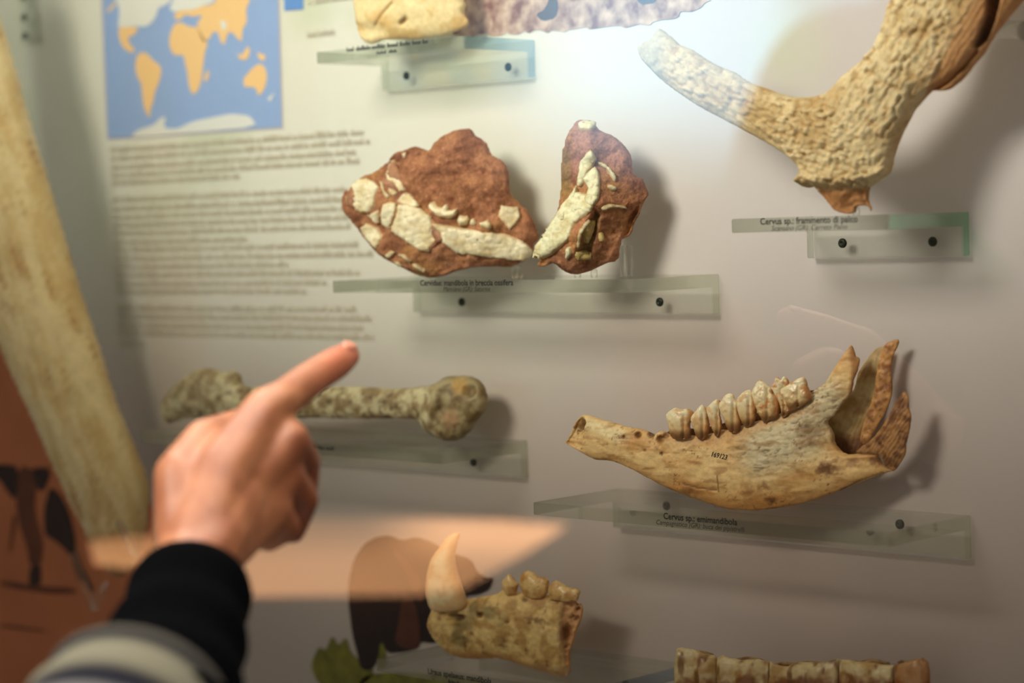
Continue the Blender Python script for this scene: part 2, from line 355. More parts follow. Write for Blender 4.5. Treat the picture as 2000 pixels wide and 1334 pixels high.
# ------------------------------------------------------------------ prints on the back panel
Zm = lambda p: zz((180, 0), .2174, p)
mp = empty('world_map', on_y(np.array([[380, 250.]]), 0)[0], label='blue and orange world map printed on the back panel', cat='map')
flat('map_sea', [(196, -110), (539, -110), (549.6, 248), (211.5, 270)], -.0010, MT['sea'], mp, it=0)
flat('map_border', [(192, -116), (543, -116), (553, 251), (209, 273.5)], -.0006, MT['frame'], mp, it=0)
lands = [('land', 0, [(230, 250), (330, 240), (420, 250), (370, 320), (320, 330), (330, 390), (380, 440), (370, 480), (300, 450), (250, 380)]),
 ('land', 0, [(400, 500), (450, 465), (500, 490), (540, 540), (610, 590), (620, 650), (600, 740), (560, 830), (545, 930), (520, 980), (520, 1060), (490, 1030), (460, 940), (450, 850), (440, 750), (400, 680), (385, 600)]),
 ('land', 0, [(740, 210), (800, 200), (870, 240), (950, 240), (990, 330), (1040, 390), (1010, 470), (1000, 560), (985, 680), (970, 770), (930, 840), (890, 840), (865, 760), (855, 650), (830, 550), (820, 490), (740, 500), (700, 440), (690, 370), (700, 300)]),
 ('land', 0, [(740, 170), (740, 120), (800, 90), (900, 90), (960, 60), (1080, 40), (1120, 0), (1120, -300), (1400, -300), (1420, 0), (1380, 80), (1390, 200), (1350, 260), (1340, 380), (1300, 340), (1250, 280), (1210, 310), (1190, 400), (1160, 390), (1130, 290), (1090, 280), (1050, 350), (1000, 380), (960, 280), (940, 210), (1000, 130), (900, 150), (830, 130), (790, 180)]),
 ('land', 0, [(1360, 780), (1360, 700), (1400, 660), (1440, 610), (1500, 570), (1550, 600), (1570, 680), (1560, 760), (1530, 830), (1490, 860), (1470, 790), (1420, 780)]),
 ('land', 0, [(1300, 480), (1340, 500), (1400, 410), (1420, 460), (1390, 540), (1320, 530)]), ('land', 0, [(1480, 470), (1560, 500), (1540, 550), (1500, 530)]),
 ('land', 0, [(1000, 700), (1040, 620), (1050, 680), (1020, 740)]), ('land', 0, [(120, 110), (200, 20), (215, 40), (160, 100)]),
 ('ice', 1, [(190, -40), (215, 10), (240, 60), (245, 140), (225, 250), (330, 240), (420, 235), (480, 240), (540, 200), (580, 130), (590, 70), (650, 50), (720, 0), (720, -300), (190, -300)]),
 ('ice', 1, [(690, 80), (720, 20), (800, -300), (1120, -300), (1110, 10), (1000, 50), (900, 90), (800, 90), (740, 110)]),
 ('ice', 1, [(1570, 890), (1640, 830), (1600, 910)]), ('ice', 1, [(1150, 190), (1200, 190), (1210, 250), (1170, 280)]),
 ('ice', 1, [(340, 1240), (400, 1170), (560, 1120), (600, 1070), (660, 1040), (640, 1150), (760, 1160), (900, 1090), (1100, 1050), (1250, 1020), (1420, 1040), (1480, 1140), (900, 1190)])]
for k, up, p in lands: flat('continent' if k == 'land' else 'ice_sheet', Zm(p), -.0014-.0002*up, MT[k], mp, it=0 if len(p) < 5 else 1)
leg = flat('map_legend_square', [(553, -40), (591, -42), (592, 18), (555, 21)], -.001, MT['blue'], it=0); tag(leg, 'small blue printed square beside the world map', 'legend')

def word_line(name, x0, x1, z, hgt, parent, rnd, m=None, y=-.0008):
    """one illegible printed line: word-sized strokes with ragged letters"""
    V, F = [], []; x = x0
    while x < x1-.002:
        wl = min(rnd.choice([.006, .009, .012, .016, .021]), x1-x); c = x
        while c < x+wl:
            lw = rnd.uniform(.0009, .0015); hh = hgt*rnd.choice([.62, .62, .7, 1.0]); k = len(V)
            V += [(c, y, z), (c+lw, y, z), (c+lw, y, z+hh), (c, y, z+hh)]; F.append((k, k+1, k+2, k+3)); c += lw+.0004
        x += wl+.0028
    return mesh_obj(name, V, F, m or MT['softink'], parent, smooth=False)
Zt = lambda x, y: (200+.3224*x, 250+.3224*y)
paras = [('upper', [(1580, 35), (1615, 90), (1540, 155), (1555, 208), (830, 300)]),
 ('middle', [(1470, 380), (1480, 440), (1480, 495), (1490, 550), (1500, 605), (880, 680), (1560, 715), (1640, 772), (1120, 835), (1555, 885), (1370, 945), (1230, 998)]),
 ('lower', [(1530, 1108), (1630, 1165), (1575, 1222), (1640, 1278), (250, 1315)])]
rnd = random.Random(3)
xl = on_y(np.array([[216., 400.]]), 0)[0][0]
for nm, ls in paras:
    e = empty('text_paragraph', on_y(np.array([Zt(*ls[0])]), 0)[0], label='%s paragraph of grey text printed under the world map' % nm, cat='text', group='printed text paragraphs')
    for (x, y) in ls:
        p = on_y(np.array([Zt(x, y+8)]), -.0008)[0]; word_line('text_line', xl+.004, p[0], p[2], .0062, e, rnd)
cap = empty('text_paragraph', on_y(np.array([[630., 70.]]), 0)[0], label='single short printed word to the right of the world map', cat='text', group='printed text paragraphs')
a, b = on_y(np.array([[602., 74.], [660., 70.]]), 0); word_line('text_line', a[0], b[0], a[2], .006, cap, rnd)
a, b = on_y(np.array([[602., 10.], [690., 3.]]), 0); word_line('text_line', a[0], b[0], a[2], .005, cap, rnd)

el = empty('elephant_photograph', on_y(np.array([[60., 1150.]]), 0)[0], label='terracotta photograph of a walking elephant printed at the lower left', cat='photograph')
Ze = lambda p: zz((0, 860), .355, p)
flat('photograph_ground', [(-330, 655), (150, 665), (215, 760), (300, 1000), (330, 1500), (-330, 1500)], -.0008, MT['terracotta'], el, it=0)
for nm, m, p in [('elephant_ear', 'dark', [(-60, 135), (0, 130), (105, 140), (85, 340), (30, 270), (0, 220), (-60, 190)]), ('elephant_ear', 'dark', [(170, 150), (270, 150), (275, 200), (240, 280), (210, 280), (190, 220)]),
  ('elephant_head', 'brown', [(105, 140), (170, 150), (200, 230), (190, 400), (240, 560), (230, 680), (160, 690), (150, 600), (100, 450), (85, 340)]),
  ('elephant_body', 'dark', [(240, 380), (275, 250), (330, 300), (380, 390), (420, 560), (400, 660), (350, 590), (280, 540), (245, 520)]),
  ('elephant_leg', 'dark', [(165, 690), (225, 680), (225, 790), (200, 800), (155, 800)]), ('elephant_leg', 'dark', [(385, 600), (420, 600), (470, 760), (440, 790), (400, 700)]),
  ('elephant_leg', 'dark', [(420, 690), (450, 690), (520, 830), (500, 840)]),
  ('elephant_trunk', 'brown', [(70, 400), (95, 430), (60, 620), (45, 620)]),
  ('elephant_shadow', 'brown', [(0, 770), (200, 800), (400, 810), (430, 840), (300, 850), (100, 820), (0, 795)]),
  ('caption_line', 'brown', [(0, 1008), (260, 1045), (255, 1058), (0, 1028)])]:
    flat(nm, Ze(p), -.0013 if m == 'brown' else -.0016, MT[m], el)
br = empty('bear_photograph', on_y(np.array([[800., 1250.]]), 0)[0], label='dark brown bear walking to the right printed behind the fanged jaw', cat='photograph')
Zb = lambda p: zz((480, 960), .33, p)
flat('bear_body', Zb([(605, 640), (610, 520), (640, 400), (700, 310), (770, 270), (850, 260), (920, 290), (1010, 270), (1100, 300), (1200, 360), (1330, 400), (1370, 480), (1420, 510), (1465, 510), (1440, 580), (1380, 610), (1300, 620), (1250, 700), (1200, 800), (1130, 900), (1030, 890), (1020, 930), (940, 950), (840, 960), (800, 880), (780, 1000), (740, 1060), (680, 1050), (660, 960), (630, 850)]), -.0013, MT['fur'], br)
flat('bear_leg', Zb([(930, 600), (1000, 650), (1030, 800), (1030, 920), (960, 940), (880, 900), (900, 780)]), -.0016, MT['furlight'], br)
flat('bear_shoulder', Zb([(860, 330), (940, 380), (1020, 480), (1060, 640), (1020, 660), (960, 500)]), -.0016, MT['furlight'], br)
rnd = random.Random(11)
for p in ([(606, 1300), (622, 1262), (636, 1272), (648, 1240), (660, 1262), (676, 1244), (684, 1274), (702, 1290), (735, 1314), (700, 1345), (640, 1350), (618, 1330)], [(700, 1322), (760, 1312), (850, 1316), (960, 1330), (1000, 1400), (690, 1400)], [(736, 1250), (748, 1248), (758, 1300), (738, 1312)]):
    flat('grass_patch', p, -.0011, MT['grass'], br, it=2)
an = empty('animal_photograph', on_y(np.array([[1150., 20.]]), 0)[0], label='photograph of animal hooves on brown earth at the top edge', cat='photograph')
rg_ = random.Random(4); low = []
for k in range(46):
    t = k/45; u = 885+t*505; low.append((u+rg_.uniform(-6, 6), 72-30*t-38*max(0, t-.75)*4+rg_.uniform(-5, 5)))
flat('photograph_ground', low+[(1400, -140), (880, -140)], -.0008, MT['earth'], an, it=1)
for p in ([(1045, 28), (1065, 18), (1082, -30), (1090, 10), (1085, 35), (1060, 42)], [(1238, -10), (1262, -30), (1285, -10), (1278, 6), (1250, 9)]): flat('hoof', p, -.0013, mat('print_hoof', (92, 78, 78), rough=.5), an)

# ------------------------------------------------------------------ acrylic shelves
def text_mesh(name, body, L, R, y, m, parent, bold=0, italic=0):
    """lettering printed on the plane y: runs from pixel L to pixel R of its baseline"""
    cu = bpy.data.curves.new(name, 'FONT'); cu.body = body; cu.size = 1; cu.shear = italic; cu.offset = bold; cu.resolution_u = 3
    t = bpy.data.objects.new(name, cu); COL.objects.link(t); dg = bpy.context.evaluated_depsgraph_get(); dg.update()
    me = bpy.data.meshes.new_from_object(t.evaluated_get(dg)); COL.objects.unlink(t); bpy.data.objects.remove(t)
    a, b = on_y(np.array([L, R], float), y); v = np.array([q.co[:] for q in me.vertices]); x0, x1 = v[:, 0].min(), v[:, 0].max(); s = (b[0]-a[0])/(x1-x0)
    for q in me.vertices: q.co = (a[0]+(q.co.x-x0)*s, y, .5*(a[2]+b[2])+q.co.y*s)
    me.materials.clear(); me.materials.append(m); o = bpy.data.objects.new(name, me); COL.objects.link(o)
    o.parent = parent; o.matrix_parent_inverse = Matrix.Translation(-parent.location); return o
def peg(name, a, b, r, parent, m=None, n=12):
    a, b = Vector(a), Vector(b); d = (b-a).normalized(); e = d.orthogonal().normalized(); f = d.cross(e)
    V = [c+(e*math.cos(t)+f*math.sin(t))*r for c in (a, b) for t in [2*math.pi*k/n for k in range(n)]]
    return mesh_obj(name, V, [(k, (k+1) % n, n+(k+1) % n, n+k) for k in range(n)]+[list(range(n))[::-1], list(range(n, 2*n))], m or MT['acrylic'], parent)
def shelf(FL, FR, d, label, screws, drop=.021, pegs=(), end=(.86, .88, .78)):  # end tint imitates coloured internal reflections seen in the shelf's end face
    a, b = on_y(np.array([FL, FR], float), -d); x0, x1, z = a[0], b[0], .5*(a[2]+b[2]); t = .010
    e = empty('acrylic_shelf', (.5*(x0+x1), 0, z), label=label, cat='shelf', group='clear acrylic shelves screwed to the back panel')
    prof = [(-d, z), (-.0008, z), (-.0008, z-t-drop), (-t, z-t-drop), (-t, z-t), (-d, z-t)]
    bm = bmesh.new(); A = [bm.verts.new((x0, *q)) for q in prof]; B = [bm.verts.new((x1, *q)) for q in prof]
    bm.faces.new(A); bm.faces.new(B[::-1])
    for k in range(6): bm.faces.new((A[k], B[k], B[(k+1) % 6], A[(k+1) % 6]))
    bmesh.ops.recalc_face_normals(bm, faces=bm.faces)
    bmesh.ops.bevel(bm, geom=list(bm.edges), offset=.0006, segments=2, affect='EDGES', clamp_overlap=True)
    me = bpy.data.meshes.new('bracket'); bm.to_mesh(me); bm.free(); me.materials.append(MT['acrylic']); me.materials.append(MT['acrylic_edge']); me.materials.append(MT['acrylic_bright']); me.materials.append(acrylic('acrylic_end', .74, end))
    for pl in me.polygons:
        if abs(pl.normal.x) > .8 or (pl.normal.y < -.8 and pl.center.y < -.05): pl.material_index = 1
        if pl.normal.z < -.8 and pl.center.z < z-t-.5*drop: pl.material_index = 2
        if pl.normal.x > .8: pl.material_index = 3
    o = bpy.data.objects.new('bracket', me); COL.objects.link(o); o.parent = e; o.matrix_parent_inverse = Matrix.Translation(-e.location)
    for s in screws:
        p = on_y(np.array([s], float), -t-.001)[0]
        V, F = [], []; n = 14
        for r, yy in ((.0036, -t-.0002), (.0036, -t-.0012), (.0026, -t-.0022), (.0012, -t-.0024), (.0008, -t-.0014)):
            V += [(p[0]+r*math.cos(2*math.pi*k/n), yy, p[2]+r*math.sin(2*math.pi*k/n)) for k in range(n)]
        for j in range(4): F += [(j*n+k, j*n+(k+1) % n, (j+1)*n+(k+1) % n, (j+1)*n+k) for k in range(n)]
        F.append(list(range(4*n, 5*n))); mesh_obj('screw', V, F, MT['screw'], e)
    for (u, v0, y) in pegs:
        q = on_y(np.array([[u, v0]], float), y)[0]; peg('support_peg', (q[0], y, z), (q[0], y, q[2]), .0028, e)
    return e, z, x0, x1
SH = {}
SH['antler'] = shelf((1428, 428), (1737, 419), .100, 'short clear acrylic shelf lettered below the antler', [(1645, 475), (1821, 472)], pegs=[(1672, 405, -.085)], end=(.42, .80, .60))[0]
text_mesh('label_title', 'Cervus sp.: frammento di palco', (1485, 438.5), (1675, 434), -.1007, MT['ink'], SH['antler'], .02)
text_mesh('label_place', 'Scansano (GR): Cerreto Piano', (1507, 451), (1655, 447.5), -.1007, MT['ink'], SH['antler'], 0, .25)
SH['brec'] = shelf((649.5, 550), (1237, 544), .103, 'long clear acrylic shelf carrying the two red breccia blocks', [(901, 590), (1288, 590)], pegs=[(1005, 520, -.07), (1014, 520, -.06), (1128, 528, -.06), (1160, 526, -.06), (1216, 480, -.05), (1228, 480, -.02)])[0]
text_mesh('label_title', 'Cervidae: mandibola in breccia ossifera', (821, 558.6), (1002.5, 556.5), -.1037, MT['ink'], SH['brec'], .02)
text_mesh('label_place', 'Manciano (GR): Saturnia', (866, 569.5), (957, 568.2), -.1037, MT['ink'], SH['brec'], 0, .25)
SH['fem'] = shelf((276, 843), (863, 882), .102, 'clear acrylic shelf under the long bone, partly behind the hand', [(924, 903)], pegs=[(880, 872, -.06), (400, 812, -.06)])[0]
rr = random.Random(5); a, b = on_y(np.array([[600., 876.], [650., 879.]]), -.1027); word_line('label_title', a[0], b[0], a[2], .0032, SH['fem'], rr, MT['ink'], -.1027)
SH['mand'] = shelf((1041, 982), (1736.5, 1039), .1034, 'long clear acrylic shelf lettered below the deer half jaw', [(1301, 988), (1757, 1024)], pegs=[(1402, 985, -.055), (1476, 992, -.055)])[0]
text_mesh('label_title', 'Cervus sp.: emimandibola', (1296, 1014), (1440, 1025.5), -.1041, MT['ink'], SH['mand'], .02)
text_mesh('label_place', 'Campagnatico (GR): buca dei pipistrelli', (1282, 1024.6), (1454.7, 1039), -.1041, MT['ink'], SH['mand'], 0, .25)
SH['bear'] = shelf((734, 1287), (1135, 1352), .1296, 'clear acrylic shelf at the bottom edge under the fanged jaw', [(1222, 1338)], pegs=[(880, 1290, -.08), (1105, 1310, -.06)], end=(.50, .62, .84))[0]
text_mesh('label_title', 'Ursus spelaeus: mandibola', (836, 1316), (960, 1336), -.1303, MT['ink'], SH['bear'], .02)
rr = random.Random(6); a, b = on_y(np.array([[876., 1332.], [932., 1341.]]), -.1303); word_line('label_place', a[0], b[0], a[2]-.001, .0028, SH['bear'], rr, MT['ink'], -.1303)
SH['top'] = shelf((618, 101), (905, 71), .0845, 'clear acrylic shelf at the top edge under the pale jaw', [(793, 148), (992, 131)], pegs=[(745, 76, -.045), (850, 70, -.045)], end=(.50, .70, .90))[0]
rr = random.Random(8)
a, b = on_y(np.array([[677., 101.], [834., 85.5]]), -.0852); word_line('label_title', a[0], b[0], .5*(a[2]+b[2]), .0040, SH['top'], rr, MT['ink'], -.0852)
a, b = on_y(np.array([[735., 107.], [776., 102.]]), -.0852); word_line('label_place', a[0], b[0], .5*(a[2]+b[2]), .0030, SH['top'], rr, MT['ink'], -.0852)
pn = on_y(np.array([[1972, 58.]]), -.02)[0]
tag(peg('acrylic_pin', (pn[0], 0, pn[2]), (pn[0], -.05, pn[2]), .0065, None, n=20), 'small round clear acrylic pin to the right of the antler', 'pin')
cb = on_y(np.array([[68, 45.]]), 0)[0]
e = empty('acrylic_clip', cb, label='small clear acrylic clip screwed on beside the tusk', cat='clip')
box('clip_block', cb[0]-.010, cb[0]+.010, -.012, 0, cb[2]-.022, cb[2]+.040, MT['acrylic'], e)
for dz in (-.014, .005, .026): peg('screw', (cb[0], -.012, cb[2]+dz), (cb[0], -.014, cb[2]+dz), .0035, e, MT['screw'])

# ------------------------------------------------------------------ fossils
def bonecol(base, dark, sc=60, amt=.8, seed=0, spots=None):
    def f(U, V, d, P):
        n = fbm(P*sc, 4, seed); c = mixc(base, dark, sm(-.25, .75, n)*amt)
        s = fbm(P*sc*4.5, 3, seed+3); c = mixc(c, np.asarray(dark, float)*.62, sm(.45, .8, s)*.7)
        if spots:
            for (su, sv, r, cc, k) in spots:
                wob = 1+.5*fbm(P*220, 2, seed+5); c = mixc(c, cc, k*sm(1.25, .6, np.hypot(U-su, V-sv)/(r*wob)))
        return c
    return f
# --- antler
Al = [(1246.6, 94.6), (1251, 110), (1259, 122), (1269, 132), (1288, 151), (1312, 171), (1339, 190), (1366.5, 208), (1396, 224), (1425, 239), (1454, 254.5), (1483, 270), (1513, 287), (1530, 298), (1545, 309), (1558, 320.5), (1566.5, 333.7), (1564, 341), (1554, 349.6), (1558, 358), (1569, 364.6), (1582, 367), (1594, 364.6), (1600, 374), (1612, 386), (1622, 399), (1631, 410.5), (1646, 416), (1659, 418), (1670.5, 414), (1673, 404), (1687, 401), (1697, 404), (1701, 413), (1703, 405), (1697, 393), (1695, 378.6), (1698.6, 367), (1708, 361), (1725, 348.7), (1740, 335.5), (1743.6, 322), (1745.5, 307), (1751, 288.7), (1762, 261), (1779, 229), (1783, 219), (1800, 198), (1819.6, 178), (1837, 178), (1853, 175.4), (1866, 167.6), (1884, 152), (1903, 126.7), (1923, 103), (1929, 93.6), (1942, 68), (1962, 45), (1981, 21), (1999, 0), (2055, -80), (1960, -130), (1820, -110), (1765, -40), (1743, 0), (1736, 17.5), (1728, 45), (1722, 64), (1712, 88), (1699, 105), (1679, 125), (1650, 148), (1622, 178), (1599, 187), (1575, 190), (1556, 190), (1528, 184), (1503, 174.6), (1474, 165), (1454, 155), (1435, 141), (1405.5, 130), (1374, 112), (1351, 96.5), (1327.5, 88), (1312, 73), (1298, 61.5), (1288.5, 56), (1281, 61.5), (1275, 75), (1263, 80), (1251, 87)]
cav = [(1927, -30), (1960, -40), (1950, 20), (1942, 45), (1930, 80), (1908, 97), (1897, 92), (1911, 58), (1923, 29)]
crack = [(1822, 176), (1850, 158), (1880, 130), (1904, 101)]
def antler_beads(U, V):
    def pearls(ang, la, lb, seed): # frames: tine runs toward upper left, beam toward upper right
        c, s = math.cos(ang), math.sin(ang); wx = U+4*perlin(p2(U/16, V/16, 1.5)); wy = V+4*perlin(p2(U/16, V/16, 7.5))
        a, b = (wx*c+wy*s)/la, (-wx*s+wy*c)/lb; f1 = vor(a, b, seed)[0]; dome = np.sqrt(np.clip(1-(f1/.62)**2, 0, 1)); return dome*(.45+.75*sm(-.4, .4, perlin(p2(a*.55, b*.55, seed*3.7))))+.25*sm(-.2, .4, perlin(p2(a*1.3, b*.9, seed*5.1)))
    wt = sm(1540, 1440, U); wb = sm(1640, 1740, U+(300-V)*.35); wi = np.clip(1-wt-wb, 0, 1)
    return wt*.75*pearls(math.radians(33), 19, 8.5, 1)+wb*pearls(math.radians(-58), 20, 9.5, 2)+wi*pearls(math.radians(15), 12, 9.5, 3)
def antler_disp(U, V, d, P):
    def ridges(ang, lb, seed):
        c, s = math.cos(ang), math.sin(ang); b = (-U*s+V*c+5*perlin(p2(U/60, V/60, seed)))/lb; return .5+.5*np.sin(b*2*math.pi+1.5*perlin(p2(U/40, V/40, seed+3)))
    h = .0036*antler_beads(U, V)
    # smooth striated flank on the right side of the beam and lower side of the tine
    fl = sm(30, -25, seg_s(U, V, [(1735, 335), (1775, 200), (1905, -20)])); fl2 = sm(26, 8, d)*sm(1560, 1500, U)*sm(-20, 10, V-(.62*(U-1300)+120))
    k = np.clip(fl+fl2, 0, 1); h = h*(1-k*.85)+k*.0007*ridges(math.radians(-58), 11, 4)*(fl > fl2)+k*.0006*ridges(math.radians(30), 9, 6)*(fl <= fl2)
    for ln, wd, dp in (([(1665, 160), (1700, 120), (1750, 50), (1790, -20)], 6, .0022), ([(1700, 245), (1735, 180), (1790, 90), (1840, 10)], 4, .0012), ([(1430, 195), (1500, 250), (1545, 300)], 5, .0018), ([(1415, 205), (1490, 258), (1535, 300)], 4, .0014), ([(1380, 165), (1450, 215)], 3, .0015)):
        h = h-dp*np.exp(-(seg_d(U, V, ln)/wd)**2)
    ti = sm(1330, 1270, U); h = h*(1-ti)+ti*.0012*fbm(P*160, 3, 4)
    bur = np.exp(-(seg_d(U, V, [(1558, 350), (1600, 352), (1650, 350), (1700, 345), (1735, 332)])/9)**2); h = h+bur*(.0045+.0016*vor(U/8, V/8, 5)[0])
    ped = sm(358, 372, V)*sm(1590, 1604, U); h = np.where(ped > 0, h*(1-ped)+ped*(-.004+.003*fbm(P*90, 4, 9)), h)
    for ln in ([(1626, 353), (1640, 347), (1656, 339)], [(1680, 340), (1696, 337)]): h = h-.0035*np.exp(-(seg_d(U, V, ln)/3.5)**2)
    h = h-.024*sm(-2, 14, pd(U, V, cav))-.010*np.exp(-(seg_d(U, V, crack)/4.5)**2)
    return h+.0012*fbm(P*45, 3, 2)
def seg_s(x, y, pts): # signed distance: positive left/above of the polyline
    d = seg_d(x, y, pts); (ax, ay), (bx, by) = pts[0], pts[-1]; s = (bx-ax)*(y-ay)-(by-ay)*(x-ax); return np.where(s < 0, d, -d)
def antler_col(U, V, d, P):
    c = mixc((216, 196, 150), (190, 162, 112), sm(-.3, .6, fbm(P*30, 4, 1)))
    bd = antler_beads(U, V); c = mixc(c, (164, 128, 80), .5*sm(.35, .05, bd)); c = mixc(c, (234, 220, 180), .35*sm(.6, 1.0, bd))  # crevice shade and bead highlights put into the colour
    fl = sm(20, -30, seg_s(U, V, [(1735, 335), (1775, 200), (1905, -20)])); c = mixc(c, (180, 122, 72), fl*.75)
    c = mixc(c, (168, 112, 66), sm(362, 378, V)*sm(1590, 1604, U)*.8)
    c = mixc(c, (70, 46, 28), .9*sm(-2, 8, pd(U, V, cav))); c = mixc(c, (186, 178, 158), sm(1320, 1275, U)*.8)  # shade of the broken hollow painted dark; tip greyer
    return c
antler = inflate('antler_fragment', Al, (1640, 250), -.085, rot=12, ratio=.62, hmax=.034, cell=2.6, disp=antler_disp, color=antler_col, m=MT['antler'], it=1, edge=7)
tag(antler, 'forked deer antler fragment with beaded pale surface at the upper right', 'antler')

# --- deer half jaw
jaw = [(1105, 863.5), (1114, 850), (1120.4, 833), (1129, 818), (1142, 810), (1159.6, 813.5), (1181, 821), (1203, 826.5), (1225, 834), (1251, 837.4), (1270, 844), (1281, 848), (1294, 840.5), (1307, 848), (1318, 850), (1351, 850.4), (1383.5, 848), (1412, 839), (1429, 840), (1440, 836), (1456, 828), (1488.6, 820), (1521, 809), (1553, 796), (1578, 772), (1602, 755), (1613, 747), (1626, 725.6), (1642, 701), (1656, 682), (1663, 674), (1668, 682), (1672, 696), (1680, 701), (1675, 726), (1667, 744), (1664, 766), (1645, 788), (1629, 812), (1615, 823), (1621, 833.5), (1629, 850), (1629, 863), (1640, 877), (1656, 887.5), (1683, 885), (1710, 886), (1723, 904), (1731.5, 914.5), (1745, 920), (1734, 922), (1710, 931), (1669, 947), (1615, 968), (1561, 985), (1507, 994), (1467, 997), (1440, 995), (1416, 993), (1372.6, 979), (1329, 963.5), (1286, 944), (1242, 920), (1209.6, 905), (1188, 899), (1164, 898), (1142, 887), (1116, 872)]
pits = [(1246, 850, 7, 4), (1272, 848, 8, 5), (1290, 858, 9, 6), (1301, 850, 7, 5), (1131, 836, 9, 6), (1136, 826, 8, 5), (1218, 854, 4, 3), (1259, 880, 3, 2), (1292, 886, 4, 2)]
def jaw_disp(U, V, d, P):
    h = .0009*fbm(P*np.array([60, 60, 130]), 4, 3)
    tip = sm(1145, 1125, U)*sm(-30, 10, -(V-860)); h = h-.006*tip
    for (u, v, r, dp) in pits: h = h-dp*.0009*sm(1.2, .3, np.hypot(U-u, V-v)/r)
    wr = sm(70, 20, seg_d(U, V, [(1470, 880), (1560, 840), (1620, 770)])); a = (U*.35+V)/6+2.2*perlin(p2(U/26, V/10, 5)); h = h-wr*.0005*sm(.3, .9, np.sin(a*2.6))
    al = sm(26, 6, seg_d(U, V, [(1300, 862), (1390, 862), (1450, 842), (1560, 800)])); h = h+al*.0016*fbm(P*260, 3, 6)
    h = h-.0012*np.exp(-(seg_d(U, V, [(1335, 945), (1360, 952), (1400, 958)])/1.6)**2)-.001*np.exp(-(seg_d(U, V, [(1640, 958), (1680, 938), (1725, 922)])/2)**2)
    h = h+.006*sm(1480, 1400, U)*sm(830, 870, V)*0
    h = h+.0022*sm(14, 2, seg_d(U, V, [(1621, 833), (1629, 860), (1656, 887), (1710, 886), (1735, 915)]))
    h = h-.004*sm(40, 0, seg_d(U, V, [(1590, 850), (1600, 880)]))*.5
    return h
def jaw_col(U, V, d, P):
    c = mixc((236, 200, 136), (202, 148, 82), sm(-.3, .6, fbm(P*np.array([22, 22, 50]), 4, 1)))
    c = mixc(c, (190, 128, 62), .75*sm(70, 0, (1000-V)-(abs(U-1480)*.0)-0)*sm(1230, 1330, U)*.9)  # underside shade painted in as darker warm orange toward the bottom
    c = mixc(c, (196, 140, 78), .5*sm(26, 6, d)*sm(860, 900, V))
    gr = sm(75, 20, seg_d(U, V, [(1490, 880), (1560, 850), (1610, 790)])); c = mixc(c, (206, 196, 162), gr*.75)
    a = (U*.35+V)/6+2.2*perlin(p2(U/26, V/10, 5)); c = mixc(c, (96, 82, 56), gr*.5*sm(.75, .97, np.sin(a*2.6))*sm(-.3, .2, fbm(P*150, 2, 4)))
    c = mixc(c, (234, 214, 160), .8*sm(22, 4, seg_d(U, V, [(1150, 830), (1215, 852)])))
    for (u, v, r, k) in ((1618, 912, 14, .8), (1606, 916, 9, .6), (1508, 978, 6, .9), (1500, 976, 4, .8), (1712, 897, 10, .75), (1668, 902, 8, .5), (1490, 950, 9, .5), (1460, 958, 12, .35), (1340, 958, 9, .4), (1582, 846, 26, .35), (1355, 960, 9, .35)):
        c = mixc(c, (96, 56, 22), k*sm(1.6, .1, np.hypot((U-u)/1.3, V-v)/(r*(1+.9*fbm(P*260, 3, 8)))))
    for (u, v, r, dp) in pits: c = mixc(c, (98, 66, 30), .85*sm(1.15, .6, np.hypot(U-u, V-v)/r))
    al = sm(20, 4, seg_d(U, V, [(1300, 858), (1390, 858), (1450, 840), (1560, 800)])); c = mixc(c, (206, 160, 108), al*.6)
    c = mixc(c, (110, 66, 26), .8*sm(.30, .7, fbm(P*430, 3, 12))*sm(-.2, .4, fbm(P*40, 2, 13))); c = mixc(c, (150, 100, 50), .45*sm(.1, .6, fbm(P*np.array([60, 60, 260]), 4, 15)))
    for ln in ([(1335, 945), (1360, 952), (1400, 958)], [(1640, 958), (1680, 938), (1725, 922)], [(1400, 930), (1404, 960)]): c = mixc(c, (110, 76, 40), .7*sm(2.2, .8, seg_d(U, V, ln)))
    ed = sm(12, 3, seg_d(U, V, [(1665, 765), (1672, 720), (1664, 680)])); c = mixc(c, (156, 100, 52), ed*.7)
    return c
JR, JY, JC = 14, -.056, (1440, 900)
j = empty('deer_half_jaw', on_y(np.array([[1440., 997.]]), -.056)[0], label='tan deer half jaw with tooth row and inked number, broken at the right', cat='jaw bone')
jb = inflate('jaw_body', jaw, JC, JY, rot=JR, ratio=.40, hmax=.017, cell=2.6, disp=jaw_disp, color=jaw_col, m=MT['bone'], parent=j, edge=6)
rawcol = bonecol((190, 138, 78), (128, 78, 38), 150, .9, 4)
def fibre(ang, per, amp):
    c, s = math.cos(ang), math.sin(ang)
    return lambda U, V, d, P: amp*(np.sin((-U*s+V*c)/per*6.28+3*perlin(p2(U/20, V/20, 2)))+1.2*fbm(P*220, 3, 5))
Zj = lambda p: zz((1440, 650), .26987, p)
inner = Zj([(840, 420), (870, 300), (930, 200), (1000, 120), (1060, 100), (1080, 120), (1040, 300), (1000, 480), (960, 640), (930, 830), (1000, 930), (850, 960), (700, 850), (640, 640), (720, 520)])
inflate('inner_wall', inner, JC, JY+.016, rot=JR, ratio=.16, hmax=.005, cell=2.6, disp=fibre(math.radians(-70), 9, .0003), color=lambda U, V, d, P: mixc(mixc((186, 164, 112), (150, 118, 66), sm(-.3, .5, fbm(P*70, 4, 3))), (104, 66, 32), sm(830, 872, V)), m=MT['bone'], parent=j, rough=1.5)
ridge = Zj([(1060, 100), (1110, 60), (1170, 45), (1160, 100), (1130, 180), (1110, 280), (1125, 380), (1120, 450), (1080, 560), (1030, 650), (950, 790), (885, 790), (915, 650), (970, 500), (1000, 350), (1020, 230)])
